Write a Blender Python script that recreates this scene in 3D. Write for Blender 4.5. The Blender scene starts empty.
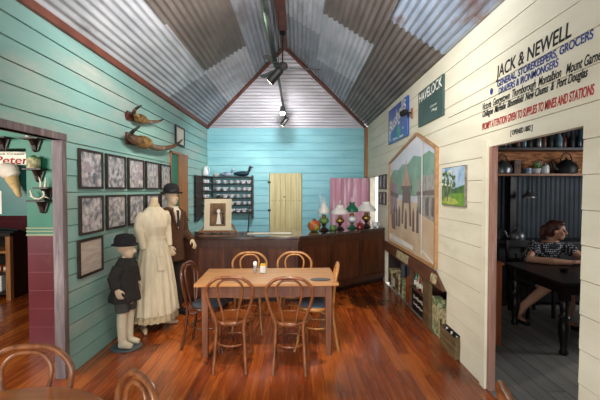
import bpy, bmesh, math, random
from mathutils import Vector, Matrix
random.seed(7)
PI = math.pi
scene = bpy.context.scene
COL = scene.collection

# ------------------------------------------------------------------ camera, world, light, exposure
cam_d = bpy.data.cameras.new('camera')
cam_d.sensor_width = 36.0
cam_d.lens = 380.0 / 600.0 * 36.0
cam_d.clip_start = 0.02
cam = bpy.data.objects.new('camera', cam_d)
COL.objects.link(cam)
cam.location = (0, 0, 1.69)
cam.rotation_euler = (PI / 2 - math.atan(10 / 380), 0, -math.atan(2 / 380))
scene.camera = cam

world = bpy.data.worlds.new('daylight')
scene.world = world
world.use_nodes = True
bg = world.node_tree.nodes['Background']
bg.inputs[0].default_value = (0.86, 0.93, 1.0, 1)
bg.inputs[1].default_value = 1.35

vs = scene.view_settings
vs.view_transform = 'Standard'
vs.look = 'None'
vs.exposure = 0.6
vs.gamma = 1.0
vs.use_curve_mapping = False


def area(name, loc, aim, sx, sy, power, col=(1, 1, 1)):
    d = bpy.data.lights.new(name, 'AREA')
    d.shape = 'RECTANGLE'
    d.size, d.size_y = sx, sy
    d.energy = power
    d.color = col
    o = bpy.data.objects.new(name, d)
    COL.objects.link(o)
    o.location = loc
    o.rotation_euler = (Vector(aim) - Vector(loc)).to_track_quat('-Z', 'Y').to_euler()
    return o


# daylight through the open shop front behind the viewer, the back door, and the right room's window
area('shopfront_daylight', (-0.3, -1.6, 1.0), (-0.3, 4, 3.4), 3.4, 1.8, 70, (1.0, 0.97, 0.92))
area('back_door_daylight', (2.6, 8.0, 1.5), (-1.2, 7.2, 1.2), 1.0, 1.8, 14, (1.0, 0.98, 0.98))
area('left_room_fill', (-4.7, 0.6, 2.2), (-3.2, 4.2, 1.3), 1.4, 1.2, 110, (1.0, 0.97, 0.93))  # added fill brightening the green partition, hung inside the room
area('right_room_window', (5.6, 3.6, 1.9), (3.2, 4.9, 1.2), 1.0, 1.2, 32, (0.95, 0.98, 1.0))


def spot(name, loc, aim, power, angle=70, col=(1, 0.86, 0.68), blend=0.6, r=0.04):
    d = bpy.data.lights.new(name, 'SPOT')
    d.energy = power
    d.color = col
    d.spot_size = math.radians(angle)
    d.spot_blend = blend
    d.shadow_soft_size = r
    o = bpy.data.objects.new(name, d)
    COL.objects.link(o)
    o.location = loc
    o.rotation_euler = (Vector(aim) - Vector(loc)).to_track_quat('-Z', 'Y').to_euler()
    return o


# ------------------------------------------------------------------ materials
def lin(h):
    h = h.lstrip('#')
    c = [int(h[i:i + 2], 16) / 255 for i in (0, 2, 4)]
    return tuple(x / 12.92 if x <= 0.04045 else ((x + 0.055) / 1.055) ** 2.4 for x in c) + (1,)


def mat(name, a, b=None, scale=4.0, stretch=(1, 1, 1), rough=0.6, metal=0.0, detail=6, contrast=(0.35, 0.65),
        bump=0.0, c=None, cscale=1.2, cthr=(0.58, 0.7), spec=0.5, coat=0.0, rand=False, emit=None, estr=0.0, trans=0.0, rb=0.0):
    m = bpy.data.materials.new(name)
    m.use_nodes = True
    nt = m.node_tree
    N, L = nt.nodes, nt.links
    bs = N['Principled BSDF']
    bs.inputs['Roughness'].default_value = rough
    bs.inputs['Metallic'].default_value = metal
    bs.inputs['Specular IOR Level'].default_value = spec
    bs.inputs['Coat Weight'].default_value = coat
    bs.inputs['Coat Roughness'].default_value = 0.12
    bs.inputs['Transmission Weight'].default_value = trans
    A = lin(a)
    if b is None:
        B = tuple(x * 0.8 for x in A[:3]) + (1,)
    else:
        B = lin(b)
    tc = N.new('ShaderNodeTexCoord')
    mp = N.new('ShaderNodeMapping')
    mp.inputs['Scale'].default_value = stretch
    L.new(tc.outputs['Object'], mp.inputs['Vector'])
    if rand:
        oi = N.new('ShaderNodeObjectInfo')
        ad = N.new('ShaderNodeVectorMath')
        ad.operation = 'MULTIPLY_ADD'
        cx = N.new('ShaderNodeCombineXYZ')
        for i in range(3):
            L.new(oi.outputs['Random'], cx.inputs[i])
        L.new(cx.outputs[0], ad.inputs[0])
        ad.inputs[1].default_value = (37, 91, 53)
        L.new(tc.outputs['Object'], ad.inputs[2])
        L.new(ad.outputs[0], mp.inputs['Vector'])
    no = N.new('ShaderNodeTexNoise')
    no.inputs['Scale'].default_value = scale
    no.inputs['Detail'].default_value = detail
    L.new(mp.outputs[0], no.inputs['Vector'])
    rp = N.new('ShaderNodeValToRGB')
    rp.color_ramp.elements[0].position = contrast[0]
    rp.color_ramp.elements[1].position = contrast[1]
    rp.color_ramp.elements[0].color = A
    rp.color_ramp.elements[1].color = B
    L.new(no.outputs['Fac'], rp.inputs[0])
    out = rp.outputs[0]
    if c:
        n2 = N.new('ShaderNodeTexNoise')
        n2.inputs['Scale'].default_value = cscale
        n2.inputs['Detail'].default_value = 8
        n2.inputs['Roughness'].default_value = 0.65
        L.new(mp.outputs[0], n2.inputs['Vector'])
        mr = N.new('ShaderNodeMapRange')
        mr.inputs[1].default_value, mr.inputs[2].default_value = cthr
        L.new(n2.outputs['Fac'], mr.inputs[0])
        mx = N.new('ShaderNodeMix')
        mx.data_type = 'RGBA'
        L.new(mr.outputs[0], mx.inputs[0])
        L.new(out, mx.inputs[6])
        mx.inputs[7].default_value = lin(c)
        out = mx.outputs[2]
    L.new(out, bs.inputs['Base Color'])
    if bump:
        bp = N.new('ShaderNodeBump')
        bp.inputs['Strength'].default_value = bump
        bp.inputs['Distance'].default_value = 0.004
        L.new(no.outputs['Fac'], bp.inputs['Height'])
        L.new(bp.outputs[0], bs.inputs['Normal'])
    if emit:
        bs.inputs['Emission Color'].default_value = lin(emit)
        bs.inputs['Emission Strength'].default_value = estr
    return m


def plank_mat(name, cols, width, axis='x', rough=0.25, dark='#1a0a06', length=2.6, coat=0.0, stain=None, gap=0.02, patchy=None):
    """boards of the given width running along y (axis='x' splits in x); tint differs from board to board"""
    m = bpy.data.materials.new(name)
    m.use_nodes = True
    nt = m.node_tree
    N, L = nt.nodes, nt.links
    bs = N['Principled BSDF']
    bs.inputs['Roughness'].default_value = rough
    bs.inputs['Coat Weight'].default_value = coat
    bs.inputs['Coat Roughness'].default_value = 0.1
    tc = N.new('ShaderNodeTexCoord')
    sp = N.new('ShaderNodeSeparateXYZ')
    L.new(tc.outputs['Object'], sp.inputs[0])

    def mth(op, a, b=None):
        n = N.new('ShaderNodeMath')
        n.operation = op
        for i, v in enumerate((a, b)):
            if v is None:
                continue
            if isinstance(v, (int, float)):
                n.inputs[i].default_value = v
            else:
                L.new(v, n.inputs[i])
        return n.outputs[0]
    across, along = (sp.outputs[0], sp.outputs[1]) if axis == 'x' else (sp.outputs[1], sp.outputs[0])
    u = mth('DIVIDE', across, width)
    row = mth('FLOOR', u)
    fr = mth('FRACT', u)
    wn = N.new('ShaderNodeTexWhiteNoise')
    wn.noise_dimensions = '1D'
    L.new(row, wn.inputs['W'])
    off = mth('MULTIPLY', wn.outputs['Value'], length)
    v = mth('DIVIDE', mth('ADD', along, off), length)
    seg = mth('FLOOR', v)
    fv = mth('FRACT', v)
    cb = N.new('ShaderNodeCombineXYZ')
    L.new(row, cb.inputs[0])
    L.new(seg, cb.inputs[1])
    w2 = N.new('ShaderNodeTexWhiteNoise')
    w2.noise_dimensions = '2D'
    L.new(cb.outputs[0], w2.inputs['Vector'])
    rp = N.new('ShaderNodeValToRGB')
    el = rp.color_ramp.elements
    while len(el) < len(cols):
        el.new(0.5)
    for i, c in enumerate(cols):
        el[i].position = i / (len(cols) - 1)
        el[i].color = lin(c)
    # grain
    mp = N.new('ShaderNodeMapping')
    mp.inputs['Scale'].default_value = (14, 0.9, 1) if axis == 'x' else (0.9, 14, 1)
    ofs = N.new('ShaderNodeVectorMath')
    ofs.operation = 'MULTIPLY_ADD'
    L.new(w2.outputs['Color'], ofs.inputs[0])
    ofs.inputs[1].default_value = (9, 9, 9)
    L.new(tc.outputs['Object'], ofs.inputs[2])
    L.new(ofs.outputs[0], mp.inputs[0])
    gr = N.new('ShaderNodeTexNoise')
    gr.inputs['Scale'].default_value = 2.2
    gr.inputs['Detail'].default_value = 7
    gr.inputs['Distortion'].default_value = 0.6
    L.new(mp.outputs[0], gr.inputs['Vector'])
    fac = mth('ADD', mth('MULTIPLY', w2.outputs['Value'], 0.45), mth('SUBTRACT', mth('MULTIPLY', gr.outputs['Fac'], 1.0), 0.2))
    L.new(fac, rp.inputs[0])
    col = rp.outputs[0]
    if stain:
        ns = N.new('ShaderNodeTexNoise')
        ns.inputs['Scale'].default_value = 0.9
        ns.inputs['Detail'].default_value = 6
        L.new(tc.outputs['Object'], ns.inputs['Vector'])
        mr = N.new('ShaderNodeMapRange')
        mr.inputs[1].default_value, mr.inputs[2].default_value = 0.55, 0.68
        mr.inputs[4].default_value = 0.75
        L.new(ns.outputs['Fac'], mr.inputs[0])
        mx = N.new('ShaderNodeMix')
        mx.data_type = 'RGBA'
        L.new(mr.outputs[0], mx.inputs[0])
        L.new(col, mx.inputs[6])
        mx.inputs[7].default_value = lin(stain)
        col = mx.outputs[2]
    if patchy:                       # a dark patch on the boards with a ragged outline
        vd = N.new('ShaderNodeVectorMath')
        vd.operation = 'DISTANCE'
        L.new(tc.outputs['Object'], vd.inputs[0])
        vd.inputs[1].default_value = patchy[:3]
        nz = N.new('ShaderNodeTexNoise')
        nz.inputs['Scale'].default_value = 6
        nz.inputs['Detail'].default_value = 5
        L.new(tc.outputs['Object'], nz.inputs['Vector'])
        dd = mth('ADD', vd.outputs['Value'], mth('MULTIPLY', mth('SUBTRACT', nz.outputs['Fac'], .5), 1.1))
        wm = mth('MULTIPLY', mth('LESS_THAN', dd, patchy[3]), .8)
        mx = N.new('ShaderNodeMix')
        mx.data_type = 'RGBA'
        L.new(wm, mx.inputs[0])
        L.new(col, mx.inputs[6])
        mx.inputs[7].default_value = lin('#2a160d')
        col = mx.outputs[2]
    e1 = mth('LESS_THAN', fr, gap)
    e2 = mth('LESS_THAN', fv, gap * 0.06)
    g = mth('MAXIMUM', e1, e2)
    mx = N.new('ShaderNodeMix')
    mx.data_type = 'RGBA'
    L.new(g, mx.inputs[0])
    L.new(col, mx.inputs[6])
    mx.inputs[7].default_value = lin(dark)
    L.new(mx.outputs[2], bs.inputs['Base Color'])
    rr = N.new('ShaderNodeMapRange')
    rr.inputs[3].default_value = rough * 0.7
    rr.inputs[4].default_value = rough * 1.5
    L.new(gr.outputs['Fac'], rr.inputs[0])
    L.new(rr.outputs[0], bs.inputs['Roughness'])
    return m


def glass_mat(name, col='#ffffff', rough=0.05, alpha=0.3):
    m = bpy.data.materials.new(name)
    m.use_nodes = True
    bs = m.node_tree.nodes['Principled BSDF']
    bs.inputs['Base Color'].default_value = lin(col)
    bs.inputs['Roughness'].default_value = rough
    bs.inputs['Alpha'].default_value = alpha
    return m


def dots_mat(name, base, dot, scale):
    m = bpy.data.materials.new(name)
    m.use_nodes = True
    N, L = m.node_tree.nodes, m.node_tree.links
    bs = N['Principled BSDF']
    bs.inputs['Roughness'].default_value = 0.8
    tc = N.new('ShaderNodeTexCoord')
    vo = N.new('ShaderNodeTexVoronoi')
    vo.inputs['Scale'].default_value = scale
    vo.inputs['Randomness'].default_value = 0.25
    L.new(tc.outputs['Object'], vo.inputs['Vector'])
    rp = N.new('ShaderNodeValToRGB')
    rp.color_ramp.interpolation = 'CONSTANT'
    rp.color_ramp.elements[0].color = lin(dot)
    rp.color_ramp.elements[1].position = 0.34
    rp.color_ramp.elements[1].color = lin(base)
    L.new(vo.outputs['Distance'], rp.inputs[0])
    L.new(rp.outputs[0], bs.inputs['Base Color'])
    return m


M = {}
M['mint'] = mat('mint_paint', '#8db7b0', '#7ba7a0', 3, (1, .5, 2), .62, c='#b3bcb2', cscale=1.5, cthr=(.48, .70), bump=.15)
M['aqua'] = mat('aqua_paint', '#93cfd8', '#83c2cc', 3, (.5, 1, 2), .6, c='#a3d9e0', cscale=1.2, cthr=(.5, .75), bump=.12)
M['cream'] = mat('cream_paint', '#e6e1cb', '#dad4bd', 2.5, (1, .5, 2), .6, c='#cbc4a2', cscale=1.8, cthr=(.58, .78), bump=.12)
M['green'] = mat('green_paint', '#2a7a5e', '#236b52', 3, rough=.5)
M['maroon'] = mat('maroon_paint', '#66222a', '#5a1d23', 3, rough=.4, c='#733033', cscale=3, cthr=(.6, .75))
M['gutterline'] = mat('cream_line_paint', '#9a9e78', rough=.5)
M['floor'] = plank_mat('polished_floor_boards', ['#4a1c0d', '#7b3413', '#9c481b', '#bd6526', '#843a18'], .115, rough=.24, coat=.25, stain='#3d190c', patchy=(1.0, 5.75, 0, .30))
M['floor_grey'] = plank_mat('bare_floor_boards', ['#63615e', '#7d7b77', '#94918b', '#817f7a'], .16, rough=.55, dark='#26201c', gap=.04)
M['post'] = mat('weathered_post', '#75686a', '#5f5454', 5, (6, 6, .6), .7, c='#978b8b', cscale=3, cthr=(.5, .7), bump=.3)
M['rust_trim'] = mat('red_brown_trim', '#7a4433', '#633528', 5, (1, 1, 1), .6)
M['tan_wood'] = mat('tan_timber', '#a8703f', '#8d5930', 4, (6, 6, .6), .5, bump=.15)
M['pink_wood'] = mat('pinkish_jamb', '#a0796a', '#896252', 4, (6, 6, .6), .6, c='#b99b8c', cscale=3, cthr=(.55, .7))
M['galv'] = mat('galvanised_iron', '#cdcfd4', '#b0b3b9', 3, (1.5, .6, 1.5), .42, .35, c='#7f7b77', cscale=1.1, cthr=(.56, .72))
M['galv_grey'] = mat('dull_grey_iron', '#a8aab3', '#92939c', 3, (1.5, .6, 1.5), .5, .3, c='#7a7370', cscale=1.4, cthr=(.55, .72))
M['galv_brown'] = mat('brown_stained_iron', '#7a7069', '#655c56', 3, (1.5, .6, 1.5), .5, .3, c='#8d8782', cscale=1.3, cthr=(.55, .72))
M['galv_blue'] = mat('bluish_iron', '#b3bfd0', '#98a4b6', 3, (1.5, .6, 1.5), .36, .4, c='#8d6a5c', cscale=1.8, cthr=(.58, .7))
M['galv_white'] = mat('pale_iron', '#cfccd2', '#b9b5bb', 3, (.6, 1.5, 1.5), .5, .25, c='#b3adad', cscale=1.6, cthr=(.6, .75))
M['bentwood'] = mat('bentwood', '#8f5630', '#6b3b1e', 6, (4, 4, 2), .33, bump=.05, coat=.2)
M['bentwood_dark'] = mat('dark_bentwood', '#5b3019', '#472413', 6, (4, 4, 2), .33, coat=.2)
M['bentwood_pale'] = mat('pale_bentwood', '#b98248', '#9c6836', 6, (4, 4, 2), .33, coat=.2)
M['seatwood'] = mat('seat_ply', '#8f4f24', '#70391a', 5, (3, 3, 1), .35)
M['seatblue'] = mat('blue_vinyl', '#55636f', '#47545f', 5, rough=.45)
M['tabletop'] = mat('table_pine', '#c08a54', '#a8723f', 3, (.8, 8, 8), .38, c='#b27a46', cscale=1.5, coat=.15)
M['tableleg'] = mat('table_leg_timber', '#87553a', '#70432d', 4, (6, 6, .7), .5)
M['cafetop'] = mat('cafe_table_timber', '#b0642a', '#96501d', 3, (1, 7, 7), .3, coat=.3)
M['bar'] = mat('dark_bar_timber', '#56301c', '#3f2012', 4, (5, 5, .6), .38, c='#54301f', cscale=2)
M['barpanel'] = mat('bar_panel_timber', '#6a3b22', '#4c2917', 4, (5, 5, .6), .4, c='#7d4b2b', cscale=2.2)
M['bartop'] = mat('bar_top_timber', '#4a342c', '#3a2720', 3, (1, 6, 6), .16, coat=.5)
M['black'] = mat('black_metal', '#141414', '#0e0e0e', 6, rough=.5)
M['darkwood'] = mat('dark_wood', '#2c1a12', '#21130d', 4, (5, 5, .7), .45)
M['blackwood'] = mat('black_table_wood', '#1d1614', '#15100e', 4, (5, 5, .7), .35)
M['frame'] = mat('frame_wood', '#33241e', '#261a16', 8, rough=.5)
M['white_dress'] = mat('cream_cotton', '#dcd0b6', '#cabda2', 6, (3, 3, .6), .9, bump=.1)
M['underskirt'] = mat('lace_petticoat', '#c9b896', '#b5a37f', 30, rough=.9, bump=.3)
M['mannequin'] = mat('mannequin_skin', '#d2bca0', '#c2aa8c', 3, rough=.6)
M['brownsuit'] = mat('brown_tweed', '#54351f', '#462b19', 40, rough=.95, bump=.1)
M['trouser'] = mat('dark_trouser_wool', '#29211d', '#201a17', 30, rough=.95)
M['coat'] = mat('charcoal_wool', '#2b2825', '#221f1d', 30, rough=.95)
M['shorts'] = mat('grey_flannel', '#4b4c48', '#3f403d', 30, rough=.95)
M['hat'] = mat('black_felt', '#17171c', '#121216', 12, rough=.9)
M['shirt'] = mat('white_shirt', '#cfc6b6', rough=.9)
M['tie'] = mat('dark_tie', '#2b211e', rough=.8)
M['stocking'] = mat('cream_stocking', '#d8cdb5', '#c9bda3', 10, rough=.8)
M['stand'] = mat('grey_stand_metal', '#53616a', '#47545c', 5, rough=.5)
M['horn'] = mat('horn', '#74532f', '#44291a', 4, (2, 2, 2), .35, c='#c7ab80', cscale=2.4, cthr=(.55, .7), coat=.2)
M['horntip'] = mat('dark_horn_tip', '#2a1d15', '#1d140f', 6, rough=.3)
M['hornboss'] = mat('wound_rope', '#8f6d30', '#2c1f12', 16, (1, 5, 1), .7, bump=.5)
M['plaque'] = mat('red_brown_plaque', '#5a2d20', '#462117', 4, (1, 5, 5), .4)
M['yellowdoor'] = mat('varnished_yellow_door', '#dccf9c', '#cbb97f', 3, (6, 6, .5), .5, c='#b89c5c', cscale=2.5, cthr=(.6, .75))
M['pinkdoor'] = mat('pink_worn_door', '#b8808f', '#9f6b7e', 3, (6, 6, .4), .5, c='#d3b9c0', cscale=2.2, cthr=(.5, .7))
M['ivory'] = mat('ivory_jamb', '#e2d6bd', rough=.6)
M['china'] = mat('white_china', '#e9e9ea', '#dededf', 4, rough=.2)
M['bluechina'] = mat('blue_china', '#3d5f8a', '#c8d2de', 12, rough=.25)
M['teal_glaze'] = mat('dark_teal_glaze', '#1f3a4a', '#15293a', 7, rough=.25)
M['opal'] = mat('opal_glass', '#f0ece6', '#e4dfd8', 3, rough=.3)
M['brass'] = mat('aged_brass', '#a5854a', '#7d6232', 8, rough=.3, metal=.8)
M['greenglass'] = mat('green_glass', '#1f6b4c', '#15523a', 4, rough=.15)
M['redglass'] = mat('red_glass', '#8c1d1d', '#6f1414', 4, rough=.15)
M['clear'] = glass_mat('clear_glass', '#e8f0f0', .05, .22)
M['patch'] = mat('patchwork_glaze', '#c2512f', '#4d7a35', 9, rough=.35, contrast=(.46, .54), c='#d8b04a', cscale=12, cthr=(.56, .6))
M['olive'] = mat('olive_tin', '#6b8a4b', '#58743c', 6, rough=.4)
M['sepia'] = mat('sepia_print', '#3a2214', '#8c6a45', 5, rough=.6)
M['paper'] = mat('paper', '#e6e2d8', '#d8d3c6', 3, rough=.8)
M['matboard'] = mat('cream_mat', '#d9cdb4', '#cbbea3', 3, rough=.8)
M['photo'] = mat('mauve_grey_print', '#5d616b', '#cbc4c3', 17, rough=.35, contrast=(.36, .62), rand=True, c='#a2939b', cscale=6, cthr=(.57, .60))
M['photopale'] = mat('pale_document', '#b3a59a', '#c9bdb2', 16, (1, .4, 4), rough=.5, rand=True)
M['darkgreen'] = mat('dark_green_board', '#3a554f', '#314a45', 4, rough=.5, c='#466259', cscale=3)
M['blue'] = mat('enamel_blue', '#1550a8', '#124592', 4, rough=.3)
M['white_paint'] = mat('white_paint', '#eceadf', rough=.5)
M['ink'] = mat('black_paint', '#17171a', rough=.6)
M['blue_ink'] = mat('blue_paint', '#2a3f8a', '#24367a', 6, rough=.6)
M['red_ink'] = mat('red_paint', '#b5272a', '#a02023', 6, rough=.6)
M['teal_ink'] = mat('sea_green_paint', '#3fa08a', rough=.5)
M['cone'] = mat('wafer', '#cfb27c', '#b39359', 20, rough=.7)
M['icecream'] = mat('vanilla', '#ded2c0', '#cfc0ad', 5, rough=.6)
M['steel'] = mat('dull_steel', '#8b8d90', '#6e7073', 6, rough=.35, metal=.8)
M['iron'] = mat('dark_iron', '#2b2b2c', '#202021', 6, rough=.5, metal=.3)
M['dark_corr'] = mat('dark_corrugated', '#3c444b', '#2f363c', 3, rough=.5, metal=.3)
M['warmback'] = mat('bark_lining', '#c08050', '#7a4626', 9, (1, 1, 4), .8, c='#dca878', cscale=6, bump=.5)
M['skin'] = mat('skin', '#c9947a', '#b98468', 6, rough=.55)
M['hair'] = mat('auburn_hair', '#5a2a1c', '#3a1a12', 20, rough=.5)
M['polka'] = dots_mat('polka_dot_cloth', '#15151c', '#b9b7bd', 38)
M['charcoal_cloth'] = mat('charcoal_cloth', '#1f1d20', rough=.9)
M['yellow'] = mat('yellow_card', '#e0b51e', '#caa015', 6, rough=.6)
M['slate'] = mat('slate_mat', '#4a4a4a', '#3c3c3c', 8, rough=.6)
M['crate'] = mat('crate_pine', '#76603f', '#5c482c', 5, (3, .7, 3), .7)
M['labelcream'] = mat('cream_label', '#c2b68e', '#8f835f', 25, rough=.7, contrast=(.45, .55))
M['tin_orange'] = mat('orange_tin', '#9c4a1c', '#7f3913', 6, rough=.4)
M['palegreen'] = mat('pale_green_label', '#b3b08a', '#5f7548', 14, rough=.7, contrast=(.45, .55))
M['niche'] = mat('niche_lining', '#3a2a24', '#2c1f1a', 4, rough=.8)
M['flap'] = mat('brown_flap_board', '#6b4432', '#573526', 4, (4, .6, 4), .5)
M['lampglow'] = mat('lamp_glow', '#fff3d8', emit='#fff0d0', estr=14)
M['cable'] = mat('green_cable', '#2c3d2c', rough=.6)
M['ext_green'] = mat('lawn', '#6b8a4a', '#56743a', 3, rough=.9)
M['ext_white'] = mat('white_verandah_wall', '#f4f2ee', rough=.8)
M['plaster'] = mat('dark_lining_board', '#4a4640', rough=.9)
M['sky_paint'] = mat('mural_sky', '#c6cad8', '#dddce2', 2, rough=.4)
M['hill_paint'] = mat('mural_hills', '#8aa893', '#74957f', 5, rough=.4)
M['dust_paint'] = mat('mural_street', '#d8c3a6', '#c9af90', 3, rough=.4)
M['stone_paint'] = mat('mural_stone', '#c4a08c', '#ad8875', 7, rough=.4)
M['shop_paint'] = mat('mural_shop', '#9b8f94', '#7f747a', 9, (1, 3, 1), rough=.4, contrast=(.45, .55))
M['shop2_paint'] = mat('mural_hotel', '#a9a49c', '#8c8983', 9, (1, 3, 1), rough=.4, contrast=(.45, .55))
M['figure_paint'] = mat('mural_figures', '#7a6c6c', '#62565a', 8, rough=.4)
M['roof_paint'] = mat('mural_roofs', '#7a6a66', '#63544f', 6, rough=.4)
M['skyb_paint'] = mat('picture_sky', '#6f9fc8', '#c9d5dc', 6, rough=.5)
M['grass_paint'] = mat('picture_grass', '#79a23a', '#5d8a2d', 9, rough=.5)
M['tree_paint'] = mat('picture_trunks', '#4d4236', '#a39784', 12, rough=.5)
M['path_paint'] = mat('picture_light_grass', '#b7c25a', '#a3b04b', 9, rough=.5)
M['leaf_paint'] = mat('picture_leaves', '#3f5f34', '#5b7d49', 12, rough=.5)
M['teal_panel'] = mat('teal_panel', '#27625a', '#225850', 4, rough=.4)
M['labelplain'] = mat('cream_enamel', '#e2d9c2', '#d8ceb5', 4, rough=.4)
M['clearblue'] = mat('pale_blue_glass', '#6f8a96', '#5d7884', 4, rough=.15)
M['cab'] = mat('red_brown_cabinet', '#9a5330', '#834324', 4, (5, 5, .7), .4)
M['pale_frame'] = mat('pale_frame_timber', '#b78d62', '#a2784e', 4, (4, 4, 4), .5)
M['fan'] = mat('dusty_fan_metal', '#5b5552', '#4b4644', 6, rough=.5)
M['maroon_line'] = mat('pale_maroon_joint', '#8f5552', rough=.6)
M['eye'] = mat('eye', '#1d1613', rough=.2)
# ------------------------------------------------------------------ mesh helpers
class B:
    def __init__(s):
        s.bm = bmesh.new()

    def hexa(s, pts, mi=0):
        v = [s.bm.verts.new(p) for p in pts]
        for f in ((0, 3, 2, 1), (4, 5, 6, 7), (0, 1, 5, 4), (1, 2, 6, 5), (2, 3, 7, 6), (3, 0, 4, 7)):
            fc = s.bm.faces.new([v[i] for i in f])
            fc.material_index = mi
        return s

    def box(s, x0, x1, y0, y1, z0, z1, mi=0):
        return s.hexa([(x0, y0, z0), (x1, y0, z0), (x1, y1, z0), (x0, y1, z0), (x0, y0, z1), (x1, y0, z1), (x1, y1, z1), (x0, y1, z1)], mi)

    def bar(s, a, b, w, h, up=(0, 0, 1), mi=0):
        a, b = Vector(a), Vector(b)
        d = (b - a).normalized()
        u = Vector(up)
        r = d.cross(u)
        if r.length < 1e-5:
            r = d.cross(Vector((0, 1, 0)))
        r.normalize()
        u = r.cross(d).normalized()
        r, u = r * w / 2, u * h / 2
        return s.hexa([a - r - u, a + r - u, b + r - u, b - r - u, a - r + u, a + r + u, b + r + u, b - r + u], mi)

    def tube(s, pts, rad, seg=10, closed=False, cap=True, mi=0, flat=1.0):
        pts = [Vector(p) for p in pts]
        n = len(pts)
        if not hasattr(rad, '__len__'):
            rad = [rad] * n
        rings = []
        prev = None
        for i in range(n):
            if closed:
                t = pts[(i + 1) % n] - pts[i - 1]
            else:
                t = pts[min(i + 1, n - 1)] - pts[max(i - 1, 0)]
            t.normalize()
            if prev is None:
                ref = Vector((0, 0, 1)) if abs(t.z) < .9 else Vector((1, 0, 0))
                u = t.cross(ref).normalized()
            else:
                u = prev - t * prev.dot(t)
                u.normalize()
            prev = u
            w = t.cross(u)
            rings.append([s.bm.verts.new(pts[i] + (u * math.cos(2 * PI * k / seg) + w * math.sin(2 * PI * k / seg) * flat) * rad[i]) for k in range(seg)])
        m = n if closed else n - 1
        for i in range(m):
            a, b = rings[i], rings[(i + 1) % n]
            for k in range(seg):
                f = s.bm.faces.new((a[k], a[(k + 1) % seg], b[(k + 1) % seg], b[k]))
                f.material_index = mi
        if not closed and cap:
            s.bm.faces.new(rings[0][::-1]).material_index = mi
            s.bm.faces.new(rings[-1]).material_index = mi
        return s

    def lathe(s, prof, c=(0, 0, 0), seg=20, mi=0, sx=1, sy=1, axis='z', cap=True):
        rings = []
        c = Vector(c)

        def mapv(x, y, z):
            if axis == 'z':
                return Vector((x, y, z))
            if axis == 'x':
                return Vector((z, x, y))
            return Vector((x, z, y))
        for r, z in prof:
            rings.append([s.bm.verts.new(c + mapv(r * math.cos(2 * PI * k / seg) * sx, r * math.sin(2 * PI * k / seg) * sy, z)) for k in range(seg)])
        for a, b in zip(rings, rings[1:]):
            for k in range(seg):
                s.bm.faces.new((a[k], a[(k + 1) % seg], b[(k + 1) % seg], b[k])).material_index = mi
        if cap:
            s.bm.faces.new(rings[0][::-1]).material_index = mi
            s.bm.faces.new(rings[-1]).material_index = mi
        return s

    def loft(s, secs, seg=28, cap=True, wave=None, mi=0):
        """secs: (cx, cy, cz, rx, ry, turn); wave(i, ang) -> radius factor"""
        rings = []
        for i, (cx, cy, cz, rx, ry, tr) in enumerate(secs):
            ring = []
            for k in range(seg):
                a = 2 * PI * k / seg
                f = wave(i, a) if wave else 1
                x, y = rx * math.cos(a) * f, ry * math.sin(a) * f
                ring.append(s.bm.verts.new((cx + x * math.cos(tr) - y * math.sin(tr), cy + x * math.sin(tr) + y * math.cos(tr), cz)))
            rings.append(ring)
        for a, b in zip(rings, rings[1:]):
            for k in range(seg):
                s.bm.faces.new((a[k], a[(k + 1) % seg], b[(k + 1) % seg], b[k])).material_index = mi
        if cap:
            s.bm.faces.new(rings[0][::-1]).material_index = mi
            s.bm.faces.new(rings[-1]).material_index = mi
        return s

    def prism(s, pts, vec, mi=0):
        vec = Vector(vec)
        a = [s.bm.verts.new(p) for p in pts]
        b = [s.bm.verts.new(Vector(p) + vec) for p in pts]
        n = len(a)
        s.bm.faces.new(a[::-1]).material_index = mi
        s.bm.faces.new(b).material_index = mi
        for i in range(n):
            s.bm.faces.new((a[i], a[(i + 1) % n], b[(i + 1) % n], b[i])).material_index = mi
        return s

    def ball(s, c, rx, ry=None, rz=None, u=16, v=12, mi=0):
        ry = rx if ry is None else ry
        rz = rx if rz is None else rz
        g = bmesh.ops.create_uvsphere(s.bm, u_segments=u, v_segments=v, radius=1)
        for ve in g['verts']:
            ve.co = Vector((c[0] + ve.co.x * rx, c[1] + ve.co.y * ry, c[2] + ve.co.z * rz))
            for f in ve.link_faces:
                f.material_index = mi
        return s

    def mesh(s, me, mx=None):
        n0 = len(s.bm.verts)
        s.bm.from_mesh(me)
        if mx is not None:
            s.bm.verts.ensure_lookup_table()
            bmesh.ops.transform(s.bm, matrix=mx, verts=s.bm.verts[n0:])
        return s

    def to_mesh(s, name):
        me = bpy.data.meshes.new(name)
        bmesh.ops.recalc_face_normals(s.bm, faces=s.bm.faces)
        s.bm.to_mesh(me)
        s.bm.free()
        return me

    def build(s, name, m, parent=None, smooth=False, bevel=0, loc=None, angle=None):
        me = s.to_mesh(name)
        for x in (m if isinstance(m, (list, tuple)) else [m]):
            me.materials.append(x)
        return link(name, me, parent, smooth, bevel, loc)


def link(name, me, parent=None, smooth=False, bevel=0, loc=None):
    o = bpy.data.objects.new(name, me)
    COL.objects.link(o)
    if parent is not None:
        o.parent = parent
    if loc is not None:
        o.location = loc
    if smooth:
        me.shade_smooth()
        try:
            me.set_sharp_from_angle(angle=math.radians(50))
        except Exception:
            pass
    if bevel:
        b = o.modifiers.new('bevel', 'BEVEL')
        b.width = bevel
        b.segments = 2
        b.limit_method = 'ANGLE'
    return o


def tag(o, label=None, cat=None, group=None, kind=None):
    for k, v in (('label', label), ('category', cat), ('group', group), ('kind', kind)):
        if v:
            o[k] = v
    return o


def thing(name, label, cat, loc=(0, 0, 0), rz=0, group=None):
    o = bpy.data.objects.new(name, None)
    o.empty_display_size = 0.1
    COL.objects.link(o)
    o.location = loc
    o.rotation_euler = (0, 0, rz)
    return tag(o, label, cat, group)


def struct(o):
    o['kind'] = 'structure'
    return o


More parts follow.
